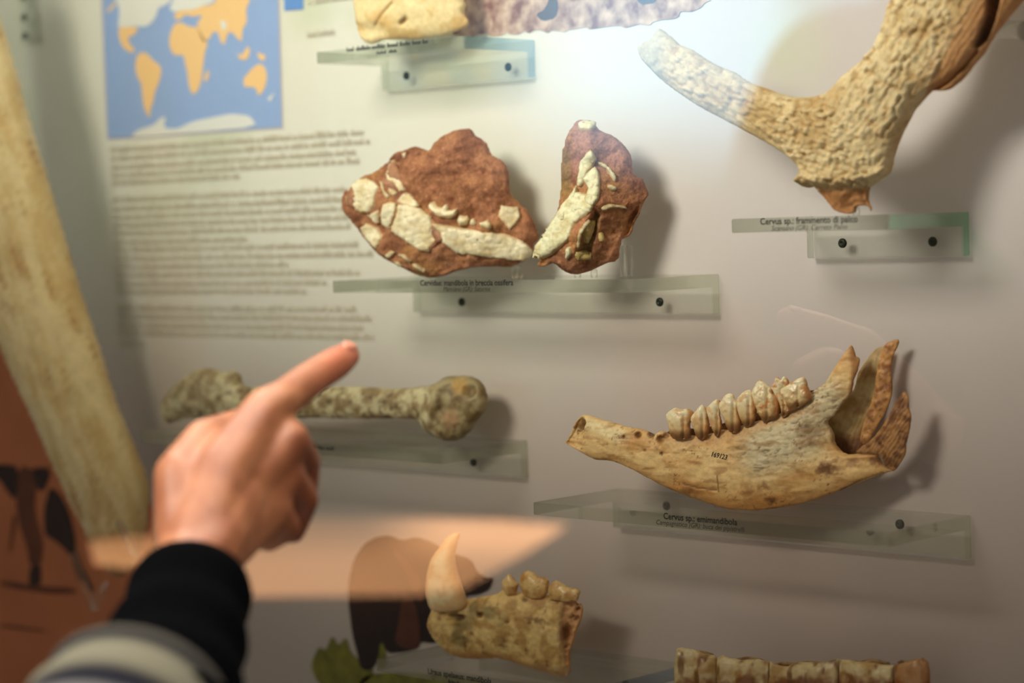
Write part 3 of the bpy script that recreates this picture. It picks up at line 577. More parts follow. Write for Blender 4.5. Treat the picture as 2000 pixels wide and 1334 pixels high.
inflate('inner_ridge', ridge, JC, JY+.010, rot=JR, ratio=.32, hmax=.006, cell=2.4, disp=lambda U, V, d, P: .0012*fbm(P*240, 4, 7), color=rawcol, m=MT['bone'], parent=j, rough=2)
frag = Zj([(1215, 425), (1240, 460), (1245, 540), (1262, 590), (1250, 700), (1225, 800), (1220, 880), (1170, 960), (1130, 1000), (1070, 960), (1030, 880), (900, 870), (860, 860), (960, 780), (1030, 700), (1100, 600), (1150, 490), (1190, 440)])
inflate('broken_flange', frag, JC, JY+.006, rot=JR-6, ratio=.25, hmax=.006, cell=2.4, disp=fibre(math.radians(-58), 7, .0007), color=bonecol((170, 122, 70), (98, 58, 28), 160, .9, 6), m=MT['bone'], parent=j, rough=2)
Z1 = lambda p: zz((1300, 760), .08995, p); Z2 = lambda p: zz((1440, 720), .08995, p)
jt = [Z1([(50, 550), (180, 430), (240, 400), (320, 440), (450, 420), (540, 460), (580, 520), (560, 640), (500, 760), (530, 1050), (300, 1100), (150, 1030), (100, 720)]),
 Z1([(580, 600), (660, 500), (720, 400), (790, 330), (850, 400), (900, 520), (900, 640), (930, 760), (880, 1060), (720, 1090), (640, 860), (590, 720)]),
 Z1([(910, 440), (1000, 320), (1090, 220), (1170, 250), (1180, 340), (1170, 560), (1210, 800), (1120, 1060), (1030, 880), (980, 680)]),
 Z1([(1190, 350), (1250, 250), (1310, 130), (1400, 90), (1470, 130), (1500, 220), (1580, 300), (1560, 500), (1620, 700), (1560, 930), (1400, 930), (1290, 650)]),
 Z2([(20, 690), (120, 530), (260, 450), (330, 540), (360, 620), (400, 850), (350, 1180), (180, 1280), (80, 1050), (40, 900)]),
 Z2([(360, 500), (420, 380), (460, 280), (530, 240), (600, 290), (700, 400), (760, 440), (760, 540), (850, 620), (880, 800), (840, 1060), (680, 1130), (590, 1190), (500, 1000), (440, 850), (380, 650)]),
 Z2([(770, 420), (830, 300), (850, 190), (900, 190), (950, 250), (1010, 160), (1090, 240), (1110, 330), (1060, 380), (960, 440), (980, 560), (1080, 750), (1150, 930), (980, 1080), (950, 850), (870, 620)]),
 Z2([(980, 440), (1110, 360), (1220, 270), (1330, 210), (1420, 180), (1470, 240), (1500, 380), (1570, 620), (1450, 780), (1300, 880), (1150, 930), (1080, 700), (1000, 560)])]
for k, p in enumerate(jt):
    p = np.array(p); p[:, 0] = p[:, 0].mean()+(p[:, 0]-p[:, 0].mean())*1.14; cu, top, bot = p[:, 0].mean(), p[:, 1].min(), p[:, 1].max(); L_, R_ = p[:, 0].min(), p[:, 0].max()
    rough_t = k >= 5
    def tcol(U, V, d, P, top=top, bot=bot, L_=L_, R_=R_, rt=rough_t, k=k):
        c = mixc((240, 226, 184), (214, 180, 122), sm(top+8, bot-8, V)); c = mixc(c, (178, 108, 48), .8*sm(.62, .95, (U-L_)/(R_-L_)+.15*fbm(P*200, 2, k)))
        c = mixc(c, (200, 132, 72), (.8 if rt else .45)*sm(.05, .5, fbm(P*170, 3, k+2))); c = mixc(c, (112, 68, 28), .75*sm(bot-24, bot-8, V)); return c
    def tdisp(U, V, d, P, top=top, cu=cu, rt=rough_t, k=k):
        return (.0012 if rt else .0004)*fbm(P*230, 3, k)-.0022*np.exp(-((U-cu-3)/3)**2)*sm(top+10, top+30, V)+.0008*sm(top+16, top+4, V)
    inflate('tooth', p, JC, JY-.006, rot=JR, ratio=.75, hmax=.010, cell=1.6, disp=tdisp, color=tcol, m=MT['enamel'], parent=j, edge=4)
sock = [(1300, 850), (1312, 838), (1350, 836), (1400, 830), (1440, 818), (1480, 806), (1520, 792), (1560, 774), (1582, 762), (1592, 768), (1570, 800), (1520, 822), (1450, 846), (1380, 862), (1310, 862)]
inflate('dark_socket_strip', sock, JC, JY+.004, rot=JR, ratio=.4, hmax=.006, cell=2.4, disp=lambda U, V, d, P: .0012*fbm(P*200, 3, 6), color=bonecol((132, 90, 46), (84, 52, 24), 120, .9, 3), m=MT['bone'], parent=j, rough=1.5)  # dark brown strip stands in for the shaded recess between the tooth bases
jbv = bvh_of([jb])
def decal_text(name, body, L, R, bvh, m, parent, lift=.0004):
    cu = bpy.data.curves.new(name, 'FONT'); cu.body = body; cu.size = 1; cu.shear = .15; cu.offset = .01; cu.resolution_u = 3
    t = bpy.data.objects.new(name, cu); COL.objects.link(t); dg = bpy.context.evaluated_depsgraph_get(); dg.update()
    me = bpy.data.meshes.new_from_object(t.evaluated_get(dg)); bpy.data.objects.remove(t)
    v = np.array([q.co[:] for q in me.vertices]); s = math.hypot(R[0]-L[0], R[1]-L[1])/v[:, 0].max(); c, sn = (R[0]-L[0])/math.hypot(R[0]-L[0], R[1]-L[1]), (R[1]-L[1])/math.hypot(R[0]-L[0], R[1]-L[1])
    for q in me.vertices:
        x, y = q.co.x*s, q.co.y*s*1.25; dr = Vector(rays(np.array([L[0]+x*c+y*sn, L[1]+x*sn-y*c]))).normalized(); loc, n, i, d = bvh.ray_cast(Vector(NC), dr)
        if loc is None: continue
        q.co = loc-dr*lift
    me.materials.clear(); me.materials.append(m); o = bpy.data.objects.new(name, me); COL.objects.link(o); o.parent = parent; o.matrix_parent_inverse = Matrix.Translation(-parent.location); return o
decal_text('inventory_number', '169123', (1387, 891), (1419, 898), jbv, MT['ink'], j)['label'] = 'inked inventory number 169123'

# --- breccia blocks
Zr = lambda p: zz((660, 240), .2398, p)
r1 = Zr([(40, 680), (50, 590), (100, 530), (180, 470), (220, 440), (310, 410), (420, 330), (460, 270), (490, 245), (540, 240), (600, 210), (660, 205), (720, 240), (770, 230), (790, 180), (860, 120), (960, 75), (1070, 65), (1120, 110), (1210, 180), (1240, 270), (1330, 310), (1380, 390), (1390, 480), (1400, 590), (1460, 650), (1540, 730), (1580, 800), (1620, 900), (1640, 950), (1590, 1000), (1580, 1080), (1500, 1150), (1400, 1180), (1300, 1180), (1150, 1185), (1000, 1210), (880, 1250), (800, 1270), (700, 1265), (630, 1240), (560, 1200), (450, 1160), (380, 1110), (310, 1050), (240, 970), (170, 870), (90, 780), (50, 730)])
def rock_disp(seed, creases=()):
    def f(U, V, d, P):
        h = .0078*fbm(P*34, 5, seed)+.0012*fbm(P*190, 4, seed+1)
        for ln, wd, dp in creases: h = h-dp*np.exp(-(seg_d(U, V, ln)/wd)**2)
        return h
    return f
def rock_col(seed):
    def f(U, V, d, P):
        c = mixc((178, 124, 88), (142, 94, 66), sm(-.35, .45, fbm(P*45, 4, seed))); c = mixc(c, (176, 128, 76), .75*sm(.0, .6, fbm(P*30, 3, seed+2))); c = mixc(c, (206, 150, 112), .7*sm(.35, .7, fbm(P*190, 3, seed+4)))
        return mixc(c, (104, 52, 30), .6*sm(.35, .8, fbm(P*120, 3, seed+6)))
    return f
ivory = lambda s: (lambda U, V, d, P: mixc(mixc((244, 234, 196), (222, 204, 156), sm(-.3, .6, fbm(P*70, 3, s))), (186, 150, 102), .45*sm(4, 1, d)+.35*sm(.3, .7, fbm(P*260, 3, s+2))))
B1 = empty('breccia_block', on_y(np.array([[850., 543.]]), -.055)[0], label='wide red breccia block with an embedded white jaw, left of the two', cat='rock', group='breccia blocks')
rk = inflate('matrix_rock', r1, (860, 410), -.062, rot=24, ratio=.55, hmax=.030, cell=3.2, disp=rock_disp(2, [(Zr([(400, 300), (520, 560), (740, 780)]), 12, .003), (Zr([(560, 280), (900, 320), (1180, 420)]), 10, .003)]), color=rock_col(1), m=MT['rock'], parent=B1, rough=2.5)
bv = bvh_of([rk])
plates1 = [[(80, 620), (110, 540), (170, 490), (240, 475), (300, 500), (330, 540), (300, 610), (300, 680), (260, 740), (200, 740), (80, 680)], [(395, 440), (440, 330), (465, 320), (490, 400), (530, 500), (555, 560), (510, 575), (450, 500), (410, 490)], [(340, 490), (380, 510), (385, 560), (430, 610), (400, 630), (370, 600), (350, 540)], [(410, 540), (470, 560), (500, 590), (450, 610), (415, 590)],
 [(480, 655), (560, 570), (600, 600), (670, 690), (610, 705), (520, 675)], [(370, 680), (430, 660), (478, 670), (476, 720), (446, 800), (426, 880), (370, 830), (350, 760)], [(240, 760), (330, 720), (345, 780), (355, 820), (310, 830)], [(500, 690), (580, 690), (680, 720), (760, 780), (770, 900), (820, 960), (740, 1050), (660, 1040), (560, 970), (444, 890), (480, 780)],
 [(780, 830), (880, 850), (1000, 870), (1200, 900), (1350, 920), (1480, 970), (1560, 1030), (1570, 1070), (1490, 1120), (1300, 1110), (1100, 1080), (980, 1060), (870, 990), (860, 920)], [(185, 870), (240, 830), (330, 870), (360, 930), (330, 1010), (310, 1040), (230, 940)], [(380, 1090), (430, 1050), (470, 1060), (450, 1100), (410, 1110)], [(490, 1080), (540, 1080), (600, 1130), (580, 1150)],
 [(600, 1160), (640, 1160), (720, 1210), (700, 1230), (630, 1200)], [(455, 1140), (490, 1140), (530, 1175), (500, 1185)], [(515, 260), (555, 250), (565, 300), (530, 305)], [(1310, 770), (1330, 690), (1390, 700), (1460, 700), (1480, 780), (1440, 840), (1400, 880), (1350, 820)]]
plate('crushed_bone_sheet', Zr([(80, 690), (80, 600), (160, 490), (330, 500), (400, 430), (450, 330), (480, 340), (560, 560), (680, 700), (790, 800), (870, 960), (740, 1060), (560, 980), (440, 890), (240, 760)]), bv, th=.0006, cell=2.8, edge=6, m=MT['chip'], parent=B1, color=lambda U, V, d, P: mixc((172, 124, 88), (140, 90, 60), sm(-.3, .4, fbm(P*120, 4, 3))), rough=1.5, it=0)
bv = bvh_of([rk])
for k, p in enumerate(plates1):
    big = k in (0, 7, 8)
    plate('bone_fragment', Zr(p), bv, th=.0024 if big else .0018, cell=2.4, edge=7 if big else 4, m=MT['chip'], parent=B1, color=ivory(k), disp=lambda U, V, d, k=k: .0006*fbm(p2(U/14, V/6, k), 3), rough=1.0, it=0, grow=1.08)
for k, p in enumerate([[(740, 700), (750, 660), (790, 650), (810, 690), (850, 700), (890, 665), (910, 720), (940, 720), (980, 700), (970, 760), (920, 800), (860, 790), (800, 770), (760, 730)], [(970, 800), (990, 760), (1040, 770), (1060, 760), (1080, 800), (1060, 840), (990, 850)], [(1080, 800), (1120, 790), (1140, 830), (1120, 860), (1080, 850)], [(1150, 830), (1190, 820), (1230, 800), (1260, 850), (1240, 890), (1200, 870), (1160, 860)]]):
    plate('tooth', Zr(p), bv, th=.0045, cell=2.2, edge=8, m=MT['enamel'], parent=B1, color=ivory(k+20), it=0)
Zs = lambda p: zz((1030, 220), .2549, p)
r2 = Zs([(50, 1080), (60, 1020), (130, 960), (190, 860), (240, 740), (260, 600), (265, 350), (290, 260), (310, 180), (350, 120), (380, 75), (440, 65), (510, 85), (550, 140), (640, 180), (720, 240), (780, 310), (800, 390), (810, 480), (880, 520), (910, 580), (930, 640), (890, 700), (860, 790), (820, 860), (790, 950), (720, 990), (700, 1130), (620, 1160), (540, 1200), (440, 1240), (330, 1245), (260, 1210), (200, 1160), (130, 1190), (80, 1180), (105, 1130), (60, 1120)])
B2 = empty('breccia_block', on_y(np.array([[1140., 537.]]), -.05)[0], label='tall red breccia block with a white bone ridge, right of the two', cat='rock', group='breccia blocks')
def r2_disp(U, V, d, P):
    x, y = (U-1030)/.2549, (V-220)/.2549
    h = rock_disp(7)(U, V, d, P); h = h+.010*np.exp(-(seg_d(x, y, [(470, 320), (500, 500), (540, 720), (380, 1080)])/90)**2)
    h = h-.009*sm(-5, 40, pd(x, y, [(530, 740), (580, 790), (560, 880), (540, 960), (490, 1130), (370, 1130), (430, 930), (470, 830)]))
    h = h-.012*sm(-10, 90, pd(x, y, [(760, 740), (950, 600), (900, 1100), (690, 1150), (720, 850)])); return h
def r2_col(U, V, d, P):
    x, y = (U-1030)/.2549, (V-220)/.2549; c = rock_col(8)(U, V, d, P); c = mixc(c, (176, 130, 112), .75*sm(560, 380, y)*sm(300, 380, x)); c = mixc(c, (140, 116, 62), .7*sm(360, 300, x)*sm(250, 330, y)*sm(720, 600, y))
    return mixc(c, (112, 94, 48), .6*sm(-5, 30, pd(x, y, [(530, 740), (580, 790), (560, 880), (540, 960), (490, 1130), (370, 1130), (430, 930), (470, 830)])))
rk2 = inflate('matrix_rock', r2, (1150, 400), -.055, rot=30, ratio=.62, hmax=.034, cell=3.0, disp=r2_disp, color=r2_col, m=MT['rock'], parent=B2, rough=2.5)
bv2 = bvh_of([rk2]); pale = lambda s: (lambda U, V, d, P: mixc(mixc((232, 230, 190), (212, 200, 150), sm(-.2, .6, fbm(P*80, 3, s))), (168, 134, 86), .55*sm(4, 1, d)+.4*sm(.35, .7, fbm(P*240, 3, s+2))))
for k, p in enumerate([[(60, 1070), (110, 980), (190, 870), (260, 740), (330, 660), (370, 580), (380, 640), (440, 650), (490, 740), (450, 800), (360, 870), (320, 960), (250, 1040), (170, 1100), (80, 1115)], [(480, 305), (520, 350), (530, 390), (490, 440), (460, 490), (430, 560), (390, 560), (410, 420), (440, 350)], [(520, 440), (550, 480), (555, 560), (545, 660), (500, 720), (455, 680), (470, 590), (440, 530), (480, 470)],
 [(540, 390), (600, 410), (670, 480), (670, 540), (640, 510), (600, 450), (550, 420)], [(610, 570), (660, 570), (680, 600), (640, 612)], [(392, 105), (430, 82), (500, 90), (525, 118), (480, 148), (410, 148)], [(570, 740), (630, 712), (740, 728), (750, 748), (640, 738), (590, 760)], [(455, 840), (475, 845), (415, 935), (395, 1030), (378, 1030), (400, 910)], [(370, 1080), (420, 1070), (490, 1080), (485, 1135), (380, 1135)], [(545, 940), (575, 930), (580, 985), (550, 1000)], [(440, 870), (510, 840), (490, 950), (450, 1010), (425, 960)], [(300, 1060), (330, 1040), (340, 1090), (300, 1140)]]):
    plate('bone_fragment', Zs(p), bv2, th=.0036 if k == 0 else .0024, cell=2.4, edge=9 if k == 0 else 5, m=MT['chip'], parent=B2, color=(bonecol((190, 168, 104), (150, 118, 62), 90, .8, 2) if k in (8, 9, 10) else pale(k)), disp=lambda U, V, d, k=k: .0009*fbm(p2(U/9, V/9, k), 3), rough=.8, grow=1.10)

B1.location.z += .0012; B2.location.z += .0012
# --- long bone behind the hand
fem = [(318, 808), (320, 791), (341, 766), (362, 745), (391, 728), (416, 726), (437, 737), (454, 730), (469, 741), (470, 757), (492, 764), (540, 764), (618, 762), (702, 762), (786, 766), (828, 762), (853, 757), (870, 745), (895, 741), (920, 743), (941, 757.6), (950, 783), (946, 808), (929, 833), (904, 863), (878, 869), (849, 858), (828, 842), (822, 827), (786, 825), (702, 825), (618, 823), (534, 825), (450, 827), (400, 822), (358, 824), (332, 833), (320, 821)]
def fem_col(U, V, d, P):
    c = mixc((204, 192, 148), (142, 118, 78), sm(-.35, .5, fbm(P*85, 5, 5))); c = mixc(c, (84, 64, 36), .75*sm(.1, .7, fbm(P*120, 5, 9))); c = mixc(c, (222, 210, 164), .6*sm(.2, .6, fbm(P*50, 3, 14))*sm(800, 780, V)); hd = sm(835, 865, U); c = mixc(c, (96, 76, 36), hd*.35); c = mixc(c, (196, 150, 74), hd*.7*sm(24, 8, np.hypot(U-898, V-762))); c = mixc(c, (190, 140, 100), .6*sm(26, 8, np.hypot(U-880, V-826)))
    return mixc(c, (150, 132, 98), sm(480, 400, U)*.35)
fb = inflate('long_bone', fem, (640, 800), -.06, rot=8, ratio=.75, hmax=.028, cell=3.0, disp=lambda U, V, d, P: .0016*fbm(P*90, 4, 3)+.004*np.exp(-(seg_d(U, V, [(835, 850), (850, 780), (875, 750)])/7)**2)-.004*sm(18, 4, np.hypot(U-916, V-772)), color=fem_col, m=MT['bone'], rough=1.5)
fb.location.z += .0032
tag(fb, 'mottled grey and brown long bone lying behind the pointing hand', 'bone')

# --- jaw with the fang
Zc = lambda p: zz((820, 1020), .2355, p)
bj = empty('fanged_jaw', on_y(np.array([[980., 1300.]]), -.075)[0], label='mottled tan bear jaw fragment with one tall curved fang', cat='jaw bone')
body = Zc([(95, 690), (98, 740), (75, 800), (65, 860), (90, 920), (140, 990), (200, 1050), (280, 1105), (400, 1125), (540, 1130), (640, 1125), (760, 1150), (900, 1200), (1050, 1245), (1160, 1280), (1230, 1270), (1250, 1200), (1240, 1100), (1270, 1010), (1300, 900), (1340, 800), (1350, 700), (1330, 670), (1300, 690), (1290, 640), (1200, 625), (1080, 610), (1040, 595), (940, 580), (820, 585), (700, 555), (650, 590), (560, 610), (480, 625), (380, 640), (250, 660), (150, 680)])
endp = Zc([(1185, 660), (1400, 600), (1420, 1300), (1215, 1290), (1185, 1150), (1150, 950), (1160, 780)])
holes = [(1290, 800, 16, 6), (1205, 920, 38, 9), (1300, 720, 14, 5), (1210, 1030, 16, 5), (1250, 790, 14, 5)]
def bear_disp(U, V, d, P):
    x, y = (U-820)/.2355, (V-1020)/.2355
    h = .0014*fbm(P*60, 4, 6)+.0007*fbm(P*220, 3, 8)
    for (u, v, ru, rv, dp) in ((290, 790, 95, 28, .005), (500, 770, 32, 24, .006), (725, 830, 18, 18, .004), (700, 1000, 18, 14, .002)): h = h-dp*sm(1.15, .4, np.hypot((x-u)/ru, (y-v)/rv))
    h = h+.002*np.exp(-(np.hypot((x-280)/80, (y-830)/18))**2)
    e = sm(-14, 10, pd(x, y, [((a-820)/.2355, (b-1020)/.2355) for a, b in endp])); h = h*(1-e)+e*(-.004+.0022*fbm(P*330, 3, 9)); h = h+.0014*np.exp(-(seg_d(x, y, [(1185, 660), (1160, 780), (1150, 950), (1185, 1150), (1215, 1270)])/14)**2)
    for (u, v, r, dp) in holes: h = h-.0008*dp*sm(1.2, .5, np.hypot(x-u, (y-v)*.5 if r > 30 else y-v)/r)
    return h
def bear_col(U, V, d, P):
    x, y = (U-820)/.2355, (V-1020)/.2355
    c = mixc((234, 198, 126), (194, 150, 82), sm(-.35, .5, fbm(P*80, 5, 6))); c = mixc(c, (110, 98, 52), .55*sm(.05, .5, fbm(P*40, 4, 11))*sm(900, 500, x)); c = mixc(c, (120, 82, 36), .7*sm(.3, .7, fbm(P*130, 3, 13))); c = mixc(c, (178, 114, 46), .7*sm(24, 2, d)*sm(1000, 1100, y))
    e = sm(-6, 6, pd(x, y, [((a-820)/.2355, (b-1020)/.2355) for a, b in endp])); c = mixc(c, (208, 152, 100), e*.8); c = mixc(c, (232, 208, 150), .8*np.exp(-(seg_d(x, y, [(1185, 660), (1160, 780), (1150, 950), (1185, 1150), (1215, 1270)])/12)**2))
    for (u, v, r, dp) in holes+[(500, 770, 28, 1), (340, 785, 45, 1), (725, 830, 16, 1)]: c = mixc(c, (88, 54, 24), .75*sm(1.15, .5, np.hypot(x-u, (y-v)*(1.6 if r == 45 else 1)*(.5 if r == 38 else 1))/r))
    return mixc(c, (236, 222, 176), .8*sm(30, 8, np.hypot(x-135, (y-690)*2)))
BC = (980, 1230)
inflate('jaw_body', body, BC, -.075, rot=16, ratio=.48, hmax=.022, cell=2.6, disp=bear_disp, color=bear_col, m=MT['bone'], parent=bj, edge=6)
canine = Zc([(95, 720), (65, 600), (65, 480), (80, 380), (110, 290), (180, 190), (240, 110), (300, 85), (335, 90), (320, 140), (300, 210), (285, 300), (300, 400), (330, 500), (360, 580), (385, 680), (330, 730), (200, 740)])
inflate('fang', canine, BC, -.082, rot=16, ratio=.8, hmax=.02, cell=2.4, disp=lambda U, V, d, P: .0004*fbm(P*70, 3, 2), color=lambda U, V, d, P: mixc(mixc((246, 226, 174), (228, 190, 130), sm(-.2, .5, fbm(P*60, 3, 2))), (222, 170, 110), .6*sm(18, 2, d)), m=MT['enamel'], parent=bj)
for k, p in enumerate([[(680, 490), (740, 430), (770, 450), (790, 490), (820, 510), (800, 590), (720, 610), (690, 540)], [(830, 490), (850, 420), (900, 400), (950, 420), (990, 460), (1030, 450), (1070, 480), (1060, 580), (1020, 630), (930, 630), (860, 600)], [(1070, 530), (1130, 480), (1170, 500), (1230, 540), (1310, 550), (1330, 580), (1310, 650), (1250, 660), (1080, 640)]]):
    inflate('tooth', Zc(p), BC, -.080, rot=16, ratio=.8, hmax=.012, cell=2.0, disp=lambda U, V, d, P: .0008*fbm(P*150, 3, 4), color=bonecol((226, 188, 120), (186, 128, 62), 110, .9, k), m=MT['enamel'], parent=bj, it=0)

# --- pale jaw at the top edge
tj = [(694, -30), (694, 0), (695, 25), (697.5, 45), (702.5, 65), (710, 79), (725, 86.5), (740, 82), (750, 77.5), (780, 77.5), (825, 75), (862.5, 70), (887.5, 62.5), (910, 52.5), (916, 42.5), (910, 32.5), (905, 22.5), (910, 10), (900, -10), (890, -60), (800, -95), (720, -80)]
cr = [(765, 5), (745, 28), (733, 48)]; ho = [(783, 44), (790, 37)]
t_ = inflate('pale_jaw', tj, (800, 10), -.045, rot=18, ratio=.45, hmax=.022, cell=3.0, disp=lambda U, V, d, P: .0012*fbm(P*50, 3, 6)-.002*np.exp(-(seg_d(U, V, cr)/3)**2)-.006*np.exp(-(seg_d(U, V, ho)/4)**2)-.003*sm(760, 740, U)*sm(20, 0, abs(V-58)), color=lambda U, V, d, P: mixc(mixc(mixc((238, 216, 156), (220, 184, 112), sm(-.2, .6, fbm(P*50, 3, 4))), (150, 110, 50), .7*np.exp(-(seg_d(U, V, cr)/2.5)**2)), (110, 74, 20), .9*np.exp(-(seg_d(U, V, ho)/4)**2)), m=MT['bone'])
tag(t_, 'smooth cream jaw fragment cut off by the top edge of the picture', 'jaw bone')

# --- tooth row at the bottom edge
Zq = lambda p: zz((1300, 1220), .28, p)
tr = empty('tooth_row', on_y(np.array([[1570., 1420.]]), -.07)[0], label='row of worn brown and cream molars at the bottom right edge', cat='tooth row')
rows = [[(65, 300), (80, 165), (110, 158), (140, 165), (200, 172), (270, 205), (340, 212), (358, 230), (364, 420), (360, 640), (80, 640)], [(362, 640), (362, 232), (400, 210), (440, 232), (530, 245), (640, 240), (700, 250), (724, 262), (726, 640)], [(728, 640), (724, 252), (780, 280), (850, 292), (920, 258), (1000, 262), (1100, 260), (1208, 238), (1212, 640)], [(1214, 640), (1212, 242), (1300, 244), (1330, 262), (1400, 255), (1470, 268), (1540, 285), (1596, 280), (1600, 640)], [(1602, 640), (1600, 278), (1700, 258), (1790, 228), (1830, 260), (1846, 330), (1850, 640)]]
for k, p in enumerate(rows):
    L_, R_ = min(q[0] for q in p), max(q[0] for q in p)
    def rc(U, V, d, P, k=k, L_=L_, R_=R_):
        x, y = (U-1300)/.28, (V-1220)/.28
        c = mixc((220, 198, 146), (190, 150, 90), sm(-.2, .5, fbm(P*80, 3, k))); c = mixc(c, (128, 72, 30), .85*sm(.35, .62, (y-250)/280+.28*fbm(P*90, 3, k+5))); c = mixc(c, (110, 66, 26), .7*sm(.15, .6, fbm(P*np.array([120, 120, 40]), 3, k+9))); c = mixc(c, (170, 104, 50), np.full(len(U), .6*(k == 4))); return c
    def rd(U, V, d, P, k=k, L_=L_, R_=R_):
        x = (U-1300)/.28; return .0012*np.cos((x-L_)/(R_-L_)*2*math.pi*1.5+k)+.0008*fbm(P*110, 3, k)
    inflate('molar', Zq(p), (1570, 1330), -.07, rot=14, ratio=.55, hmax=.012, cell=2.4, disp=rd, color=rc, m=MT['enamel'], parent=tr, it=0, edge=5)
    a = (L_+R_)/2; wd = (R_-L_)*.42
    top = {0: 190, 1: 232, 2: 262, 3: 250, 4: 250}[k]
    inflate('chewing_edge', Zq([(a-wd, top+26), (a-wd*.8, top-4), (a-wd*.3, top+2), (a+wd*.1, top-10), (a+wd*.6, top-2), (a+wd, top+26)]), (1570, 1330), -.060, rot=14, ratio=.5, hmax=.006, cell=2.2, disp=lambda U, V, d, P: .001*fbm(P*200, 3, 3), color=bonecol((176, 140, 88), (110, 74, 36), 120, .9, k), m=MT['bone'], parent=tr)
box_uv = Zq([(40, 560), (1880, 560), (1880, 760), (40, 760)])
inflate('jaw_base', box_uv, (1570, 1330), -.07, rot=14, ratio=.45, hmax=.016, cell=5, color=bonecol((180, 140, 84), (120, 80, 40), 60), m=MT['bone'], parent=tr, it=0)

# --- tusk
tk = [(-150, -120), (-40, -120), (-12, 0), (16, 89), (52, 220), (84, 325), (115, 430), (152, 556), (199, 698), (224, 780), (250, 845), (276, 905), (290, 950), (288, 1010), (280, 1060), (262, 1105), (238, 1128), (215, 1122), (190, 1080), (135, 973), (68, 822), (0, 671), (-60, 500), (-110, 300), (-140, 100)]
def tusk_col(U, V, d, P):
    a = (U*.94-V*.34); c = mixc((238, 214, 160), (216, 184, 122), sm(-.3, .5, fbm(np.stack([a/22, V/160, U*0], -1), 4, 2))); c = mixc(c, (232, 214, 162), .6*sm(.1, .6, fbm(np.stack([a/9, V/60, U*0], -1), 3, 5))); c = mixc(c, (160, 108, 52), .6*sm(.25, .7, fbm(np.stack([a/14, V/110, U*0+3], -1), 3, 8))); return mixc(c, (140, 92, 44), .75*sm(1030, 1070, V))
tu = inflate('tusk', tk, (150, 700), -.095, rot=43, ratio=1.0, hmax=.06, cell=6, disp=lambda U, V, d, P: .0012*fbm(P*60, 3, 4), color=tusk_col, m=MT['bone'], back=.75)
tag(tu, 'large cream tusk leaning down from the left edge', 'tusk')
te = empty('tusk_support', on_y(np.array([[180., 1190.]]), -.05)[0], label='clear acrylic cradle holding the lower end of the tusk', cat='support')
a, b, c = on_y(np.array([[140., 1080.], [182., 1190.], [205., 1140.]]), -.12); peg('cradle_rod', a, b, .004, te); peg('cradle_rod', b, c, .004, te)
a, b = on_y(np.array([[232., 1020.], [268., 1090.]]), -.17); peg('cradle_rod', a, b, .004, te)

# ------------------------------------------------------------------ the pointing person
def blob(segs, vox, smooth_it, name, m, parent=None, colf=None):
    bm = bmesh.new()
    for (a, ra, b, rb) in segs:
        a, b = Vector(a), Vector(b); n = max(2, int((b-a).length/(.35*min(ra, rb)))+1)
        for k in range(n+1):
            t = k/n; r = ra*(1-t)+rb*t; bmesh.ops.create_icosphere(bm, subdivisions=2, radius=r, matrix=Matrix.Translation(a.lerp(b, t)))
    me = bpy.data.meshes.new(name); bm.to_mesh(me); bm.free(); o = bpy.data.objects.new(name, me); COL.objects.link(o)
    r = o.modifiers.new('r', 'REMESH'); r.mode = 'VOXEL'; r.voxel_size = vox; s = o.modifiers.new('s', 'SMOOTH'); s.factor = .5; s.iterations = smooth_it
    dg = bpy.context.evaluated_depsgraph_get(); dg.update(); m2 = bpy.data.meshes.new_from_object(o.evaluated_get(dg)); bpy.data.objects.remove(o); bpy.data.meshes.remove(me)
    V = np.array([v.co[:] for v in m2.vertices]); F = [list(p.vertices) for p in m2.polygons]; bpy.data.meshes.remove(m2)
    return mesh_obj(name, V, F, m, parent, cols=lin(np.clip(colf(V), 0, 255)) if colf else None)
Z0 = 1.30
def hp(u, v, dz): return at_depth(u, v, Z0+dz)
pxm = Z0/FPX
S_ = lambda u, v, z, r: (hp(u, v, z), r*pxm*(1+z/Z0))
def chain(*pts): return [(p[0], p[1], q[0], q[1]) for p, q in zip(pts[:-1], pts[1:])]
hand = []
hand += chain(S_(250, 1420, -.13, 92), S_(330, 1230, -.06, 88), S_(385, 1090, -.01, 84))                        # forearm
hand += chain(S_(380, 1085, -.01, 80), S_(430, 930, .02, 66), S_(520, 800, .05, 46), S_(545, 785, .055, 42))     # to index knuckle
hand += chain(S_(400, 1080, -.01, 76), S_(470, 960, .03, 62), S_(562, 862, .05, 46))                             # to middle knuckle
hand += chain(S_(410, 1080, 0, 70), S_(480, 1000, .03, 58), S_(555, 930, .05, 44))                               # to ring knuckle
hand += chain(S_(420, 1080, 0, 62), S_(490, 1030, .03, 44), S_(535, 995, .04, 40))                               # to little knuckle
hand += chain(S_(545, 787, .055, 41), S_(612, 736, .085, 36), S_(655, 710, .105, 34), S_(678, 695, .118, 27))    # index finger
hand += chain(S_(568, 862, .05, 40), S_(594, 900, .075, 34), S_(590, 975, .085, 31), S_(545, 1000, .07, 27))     # middle finger, curled
hand += chain(S_(560, 930, .05, 38), S_(592, 975, .065, 33), S_(570, 1035, .07, 29), S_(530, 1030, .06, 25))     # ring finger
hand += chain(S_(535, 995, .04, 36), S_(560, 1030, .05, 30), S_(525, 1054, .05, 26), S_(495, 1045, .04, 23))     # little finger
hand += chain(S_(360, 1040, .0, 62), S_(352, 930, .02, 54), S_(400, 860, .05, 44), S_(470, 830, .08, 34), S_(520, 840, .10, 28)) # thumb folded under
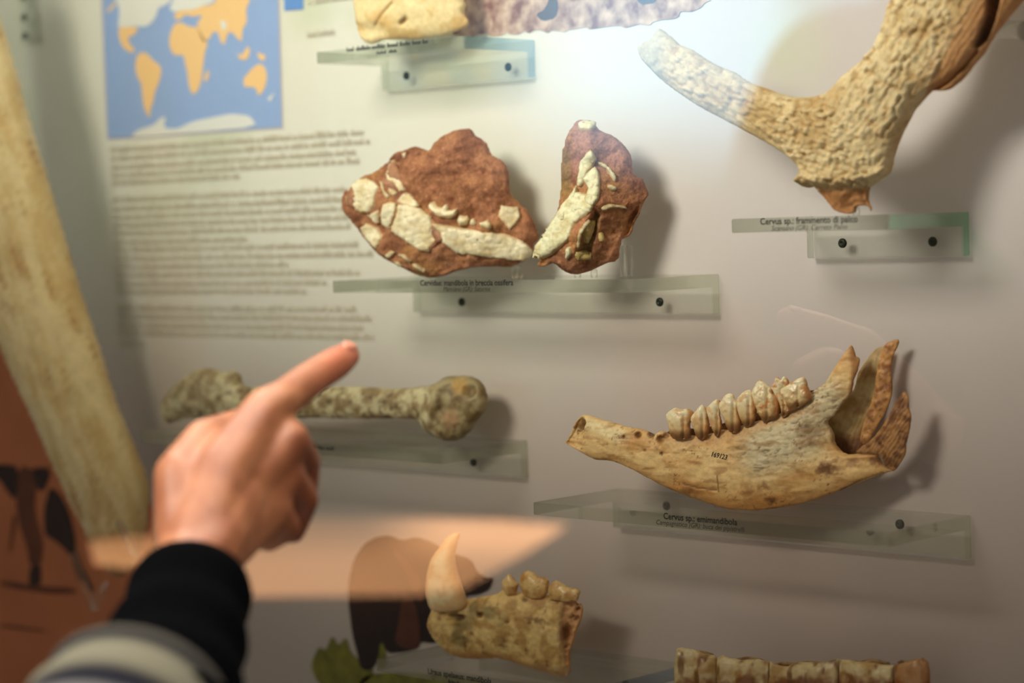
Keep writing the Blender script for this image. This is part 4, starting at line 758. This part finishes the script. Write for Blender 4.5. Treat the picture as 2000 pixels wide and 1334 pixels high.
def skin_col(P):
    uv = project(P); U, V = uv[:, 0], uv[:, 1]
    c = mixc((142, 88, 55), (124, 71, 41), sm(-.3, .5, fbm(P*40, 3, 2))); c = mixc(c, (146, 74, 48), .6*sm(600, 660, U)*sm(800, 740, V)); c = mixc(c, (102, 50, 24), .85*sm(540, 590, U)*sm(820, 860, V))  # shadow side of the curled fingers painted darker into the skin
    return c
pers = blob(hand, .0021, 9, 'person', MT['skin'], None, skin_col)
tag(pers, 'pointing right hand of a person in a black cuff and striped sleeve', 'person')
nl = [(664, 668), (680, 664), (698, 670), (703, 680), (690, 684), (672, 680)]
hb = bvh_of([pers]); plate('fingernail', nl, hb, th=.0009, cell=2.2, edge=5, m=MT['skin'], parent=pers, color=lambda U, V, d, P: np.tile((152, 92, 68), (len(U), 1)).astype(float), sink=.0006)
def tube(name, rings, m, parent, colf=None, n=40, cap=True):
    """sleeve: rings of (centre, radius_a, radius_b, axis, side)"""
    V = []; 
    for (c, ra, rb, ax, sd) in rings:
        ax = Vector(ax).normalized(); e = (Vector(sd)-ax*Vector(sd).dot(ax)).normalized(); f = ax.cross(e)
        V += [Vector(c)+e*(ra*math.cos(2*math.pi*k/n))+f*(rb*math.sin(2*math.pi*k/n)) for k in range(n)]
    F = [(j*n+k, j*n+(k+1) % n, (j+1)*n+(k+1) % n, (j+1)*n+k) for j in range(len(rings)-1) for k in range(n)]
    V = np.array([tuple(v) for v in V]); cols = lin(np.array(colf(len(rings), n))) if colf else None
    return mesh_obj(name, V, F, m, parent, cols=cols)
def sleeve(a, b, r0, r1, m, name, colf=None, flare=.0, steps=14, seed=0):
    a, b = Vector(a), Vector(b); ax = (b-a).normalized(); sd = Vector(_R); rg = []
    rg.append((a+ax*.006, r0*.80, r0*.74, ax, sd)); rg.append((a+ax*.001, r0*.90, r0*.84, ax, sd)); rg.append((a-ax*.001, r0*.97, r0*.9, ax, sd))
    for k in range(steps+1):
        t = k/steps; r = r0*(1-t)+r1*t+.0018*math.sin(t*19+seed); rg.append((a.lerp(b, t)+ax*.0, r, r*.93, ax, sd))
    return tube(name, rg, m, parent=pers, colf=colf)
sleeve(hp(376, 1142, -.018), hp(300, 1420, -.13), 112*pxm, 150*pxm, MT['black'], 'black_cuff')
def stripes(nr, n):
    c = []
    for j in range(nr):
        t = (j % 6); col = (92, 88, 74) if t in (0, 1, 2, 5) else ((58, 54, 46) if t == 3 else (18, 18, 24)); 
        if j > 8: col = (16, 16, 24) if (j//3) % 2 else (84, 82, 80)
        c += [col]*n
    return c
sleeve(hp(268, 1366, -.115), hp(150, 1600, -.20), 168*pxm, 210*pxm, MT['knit'], 'striped_sleeve', stripes, seed=2)
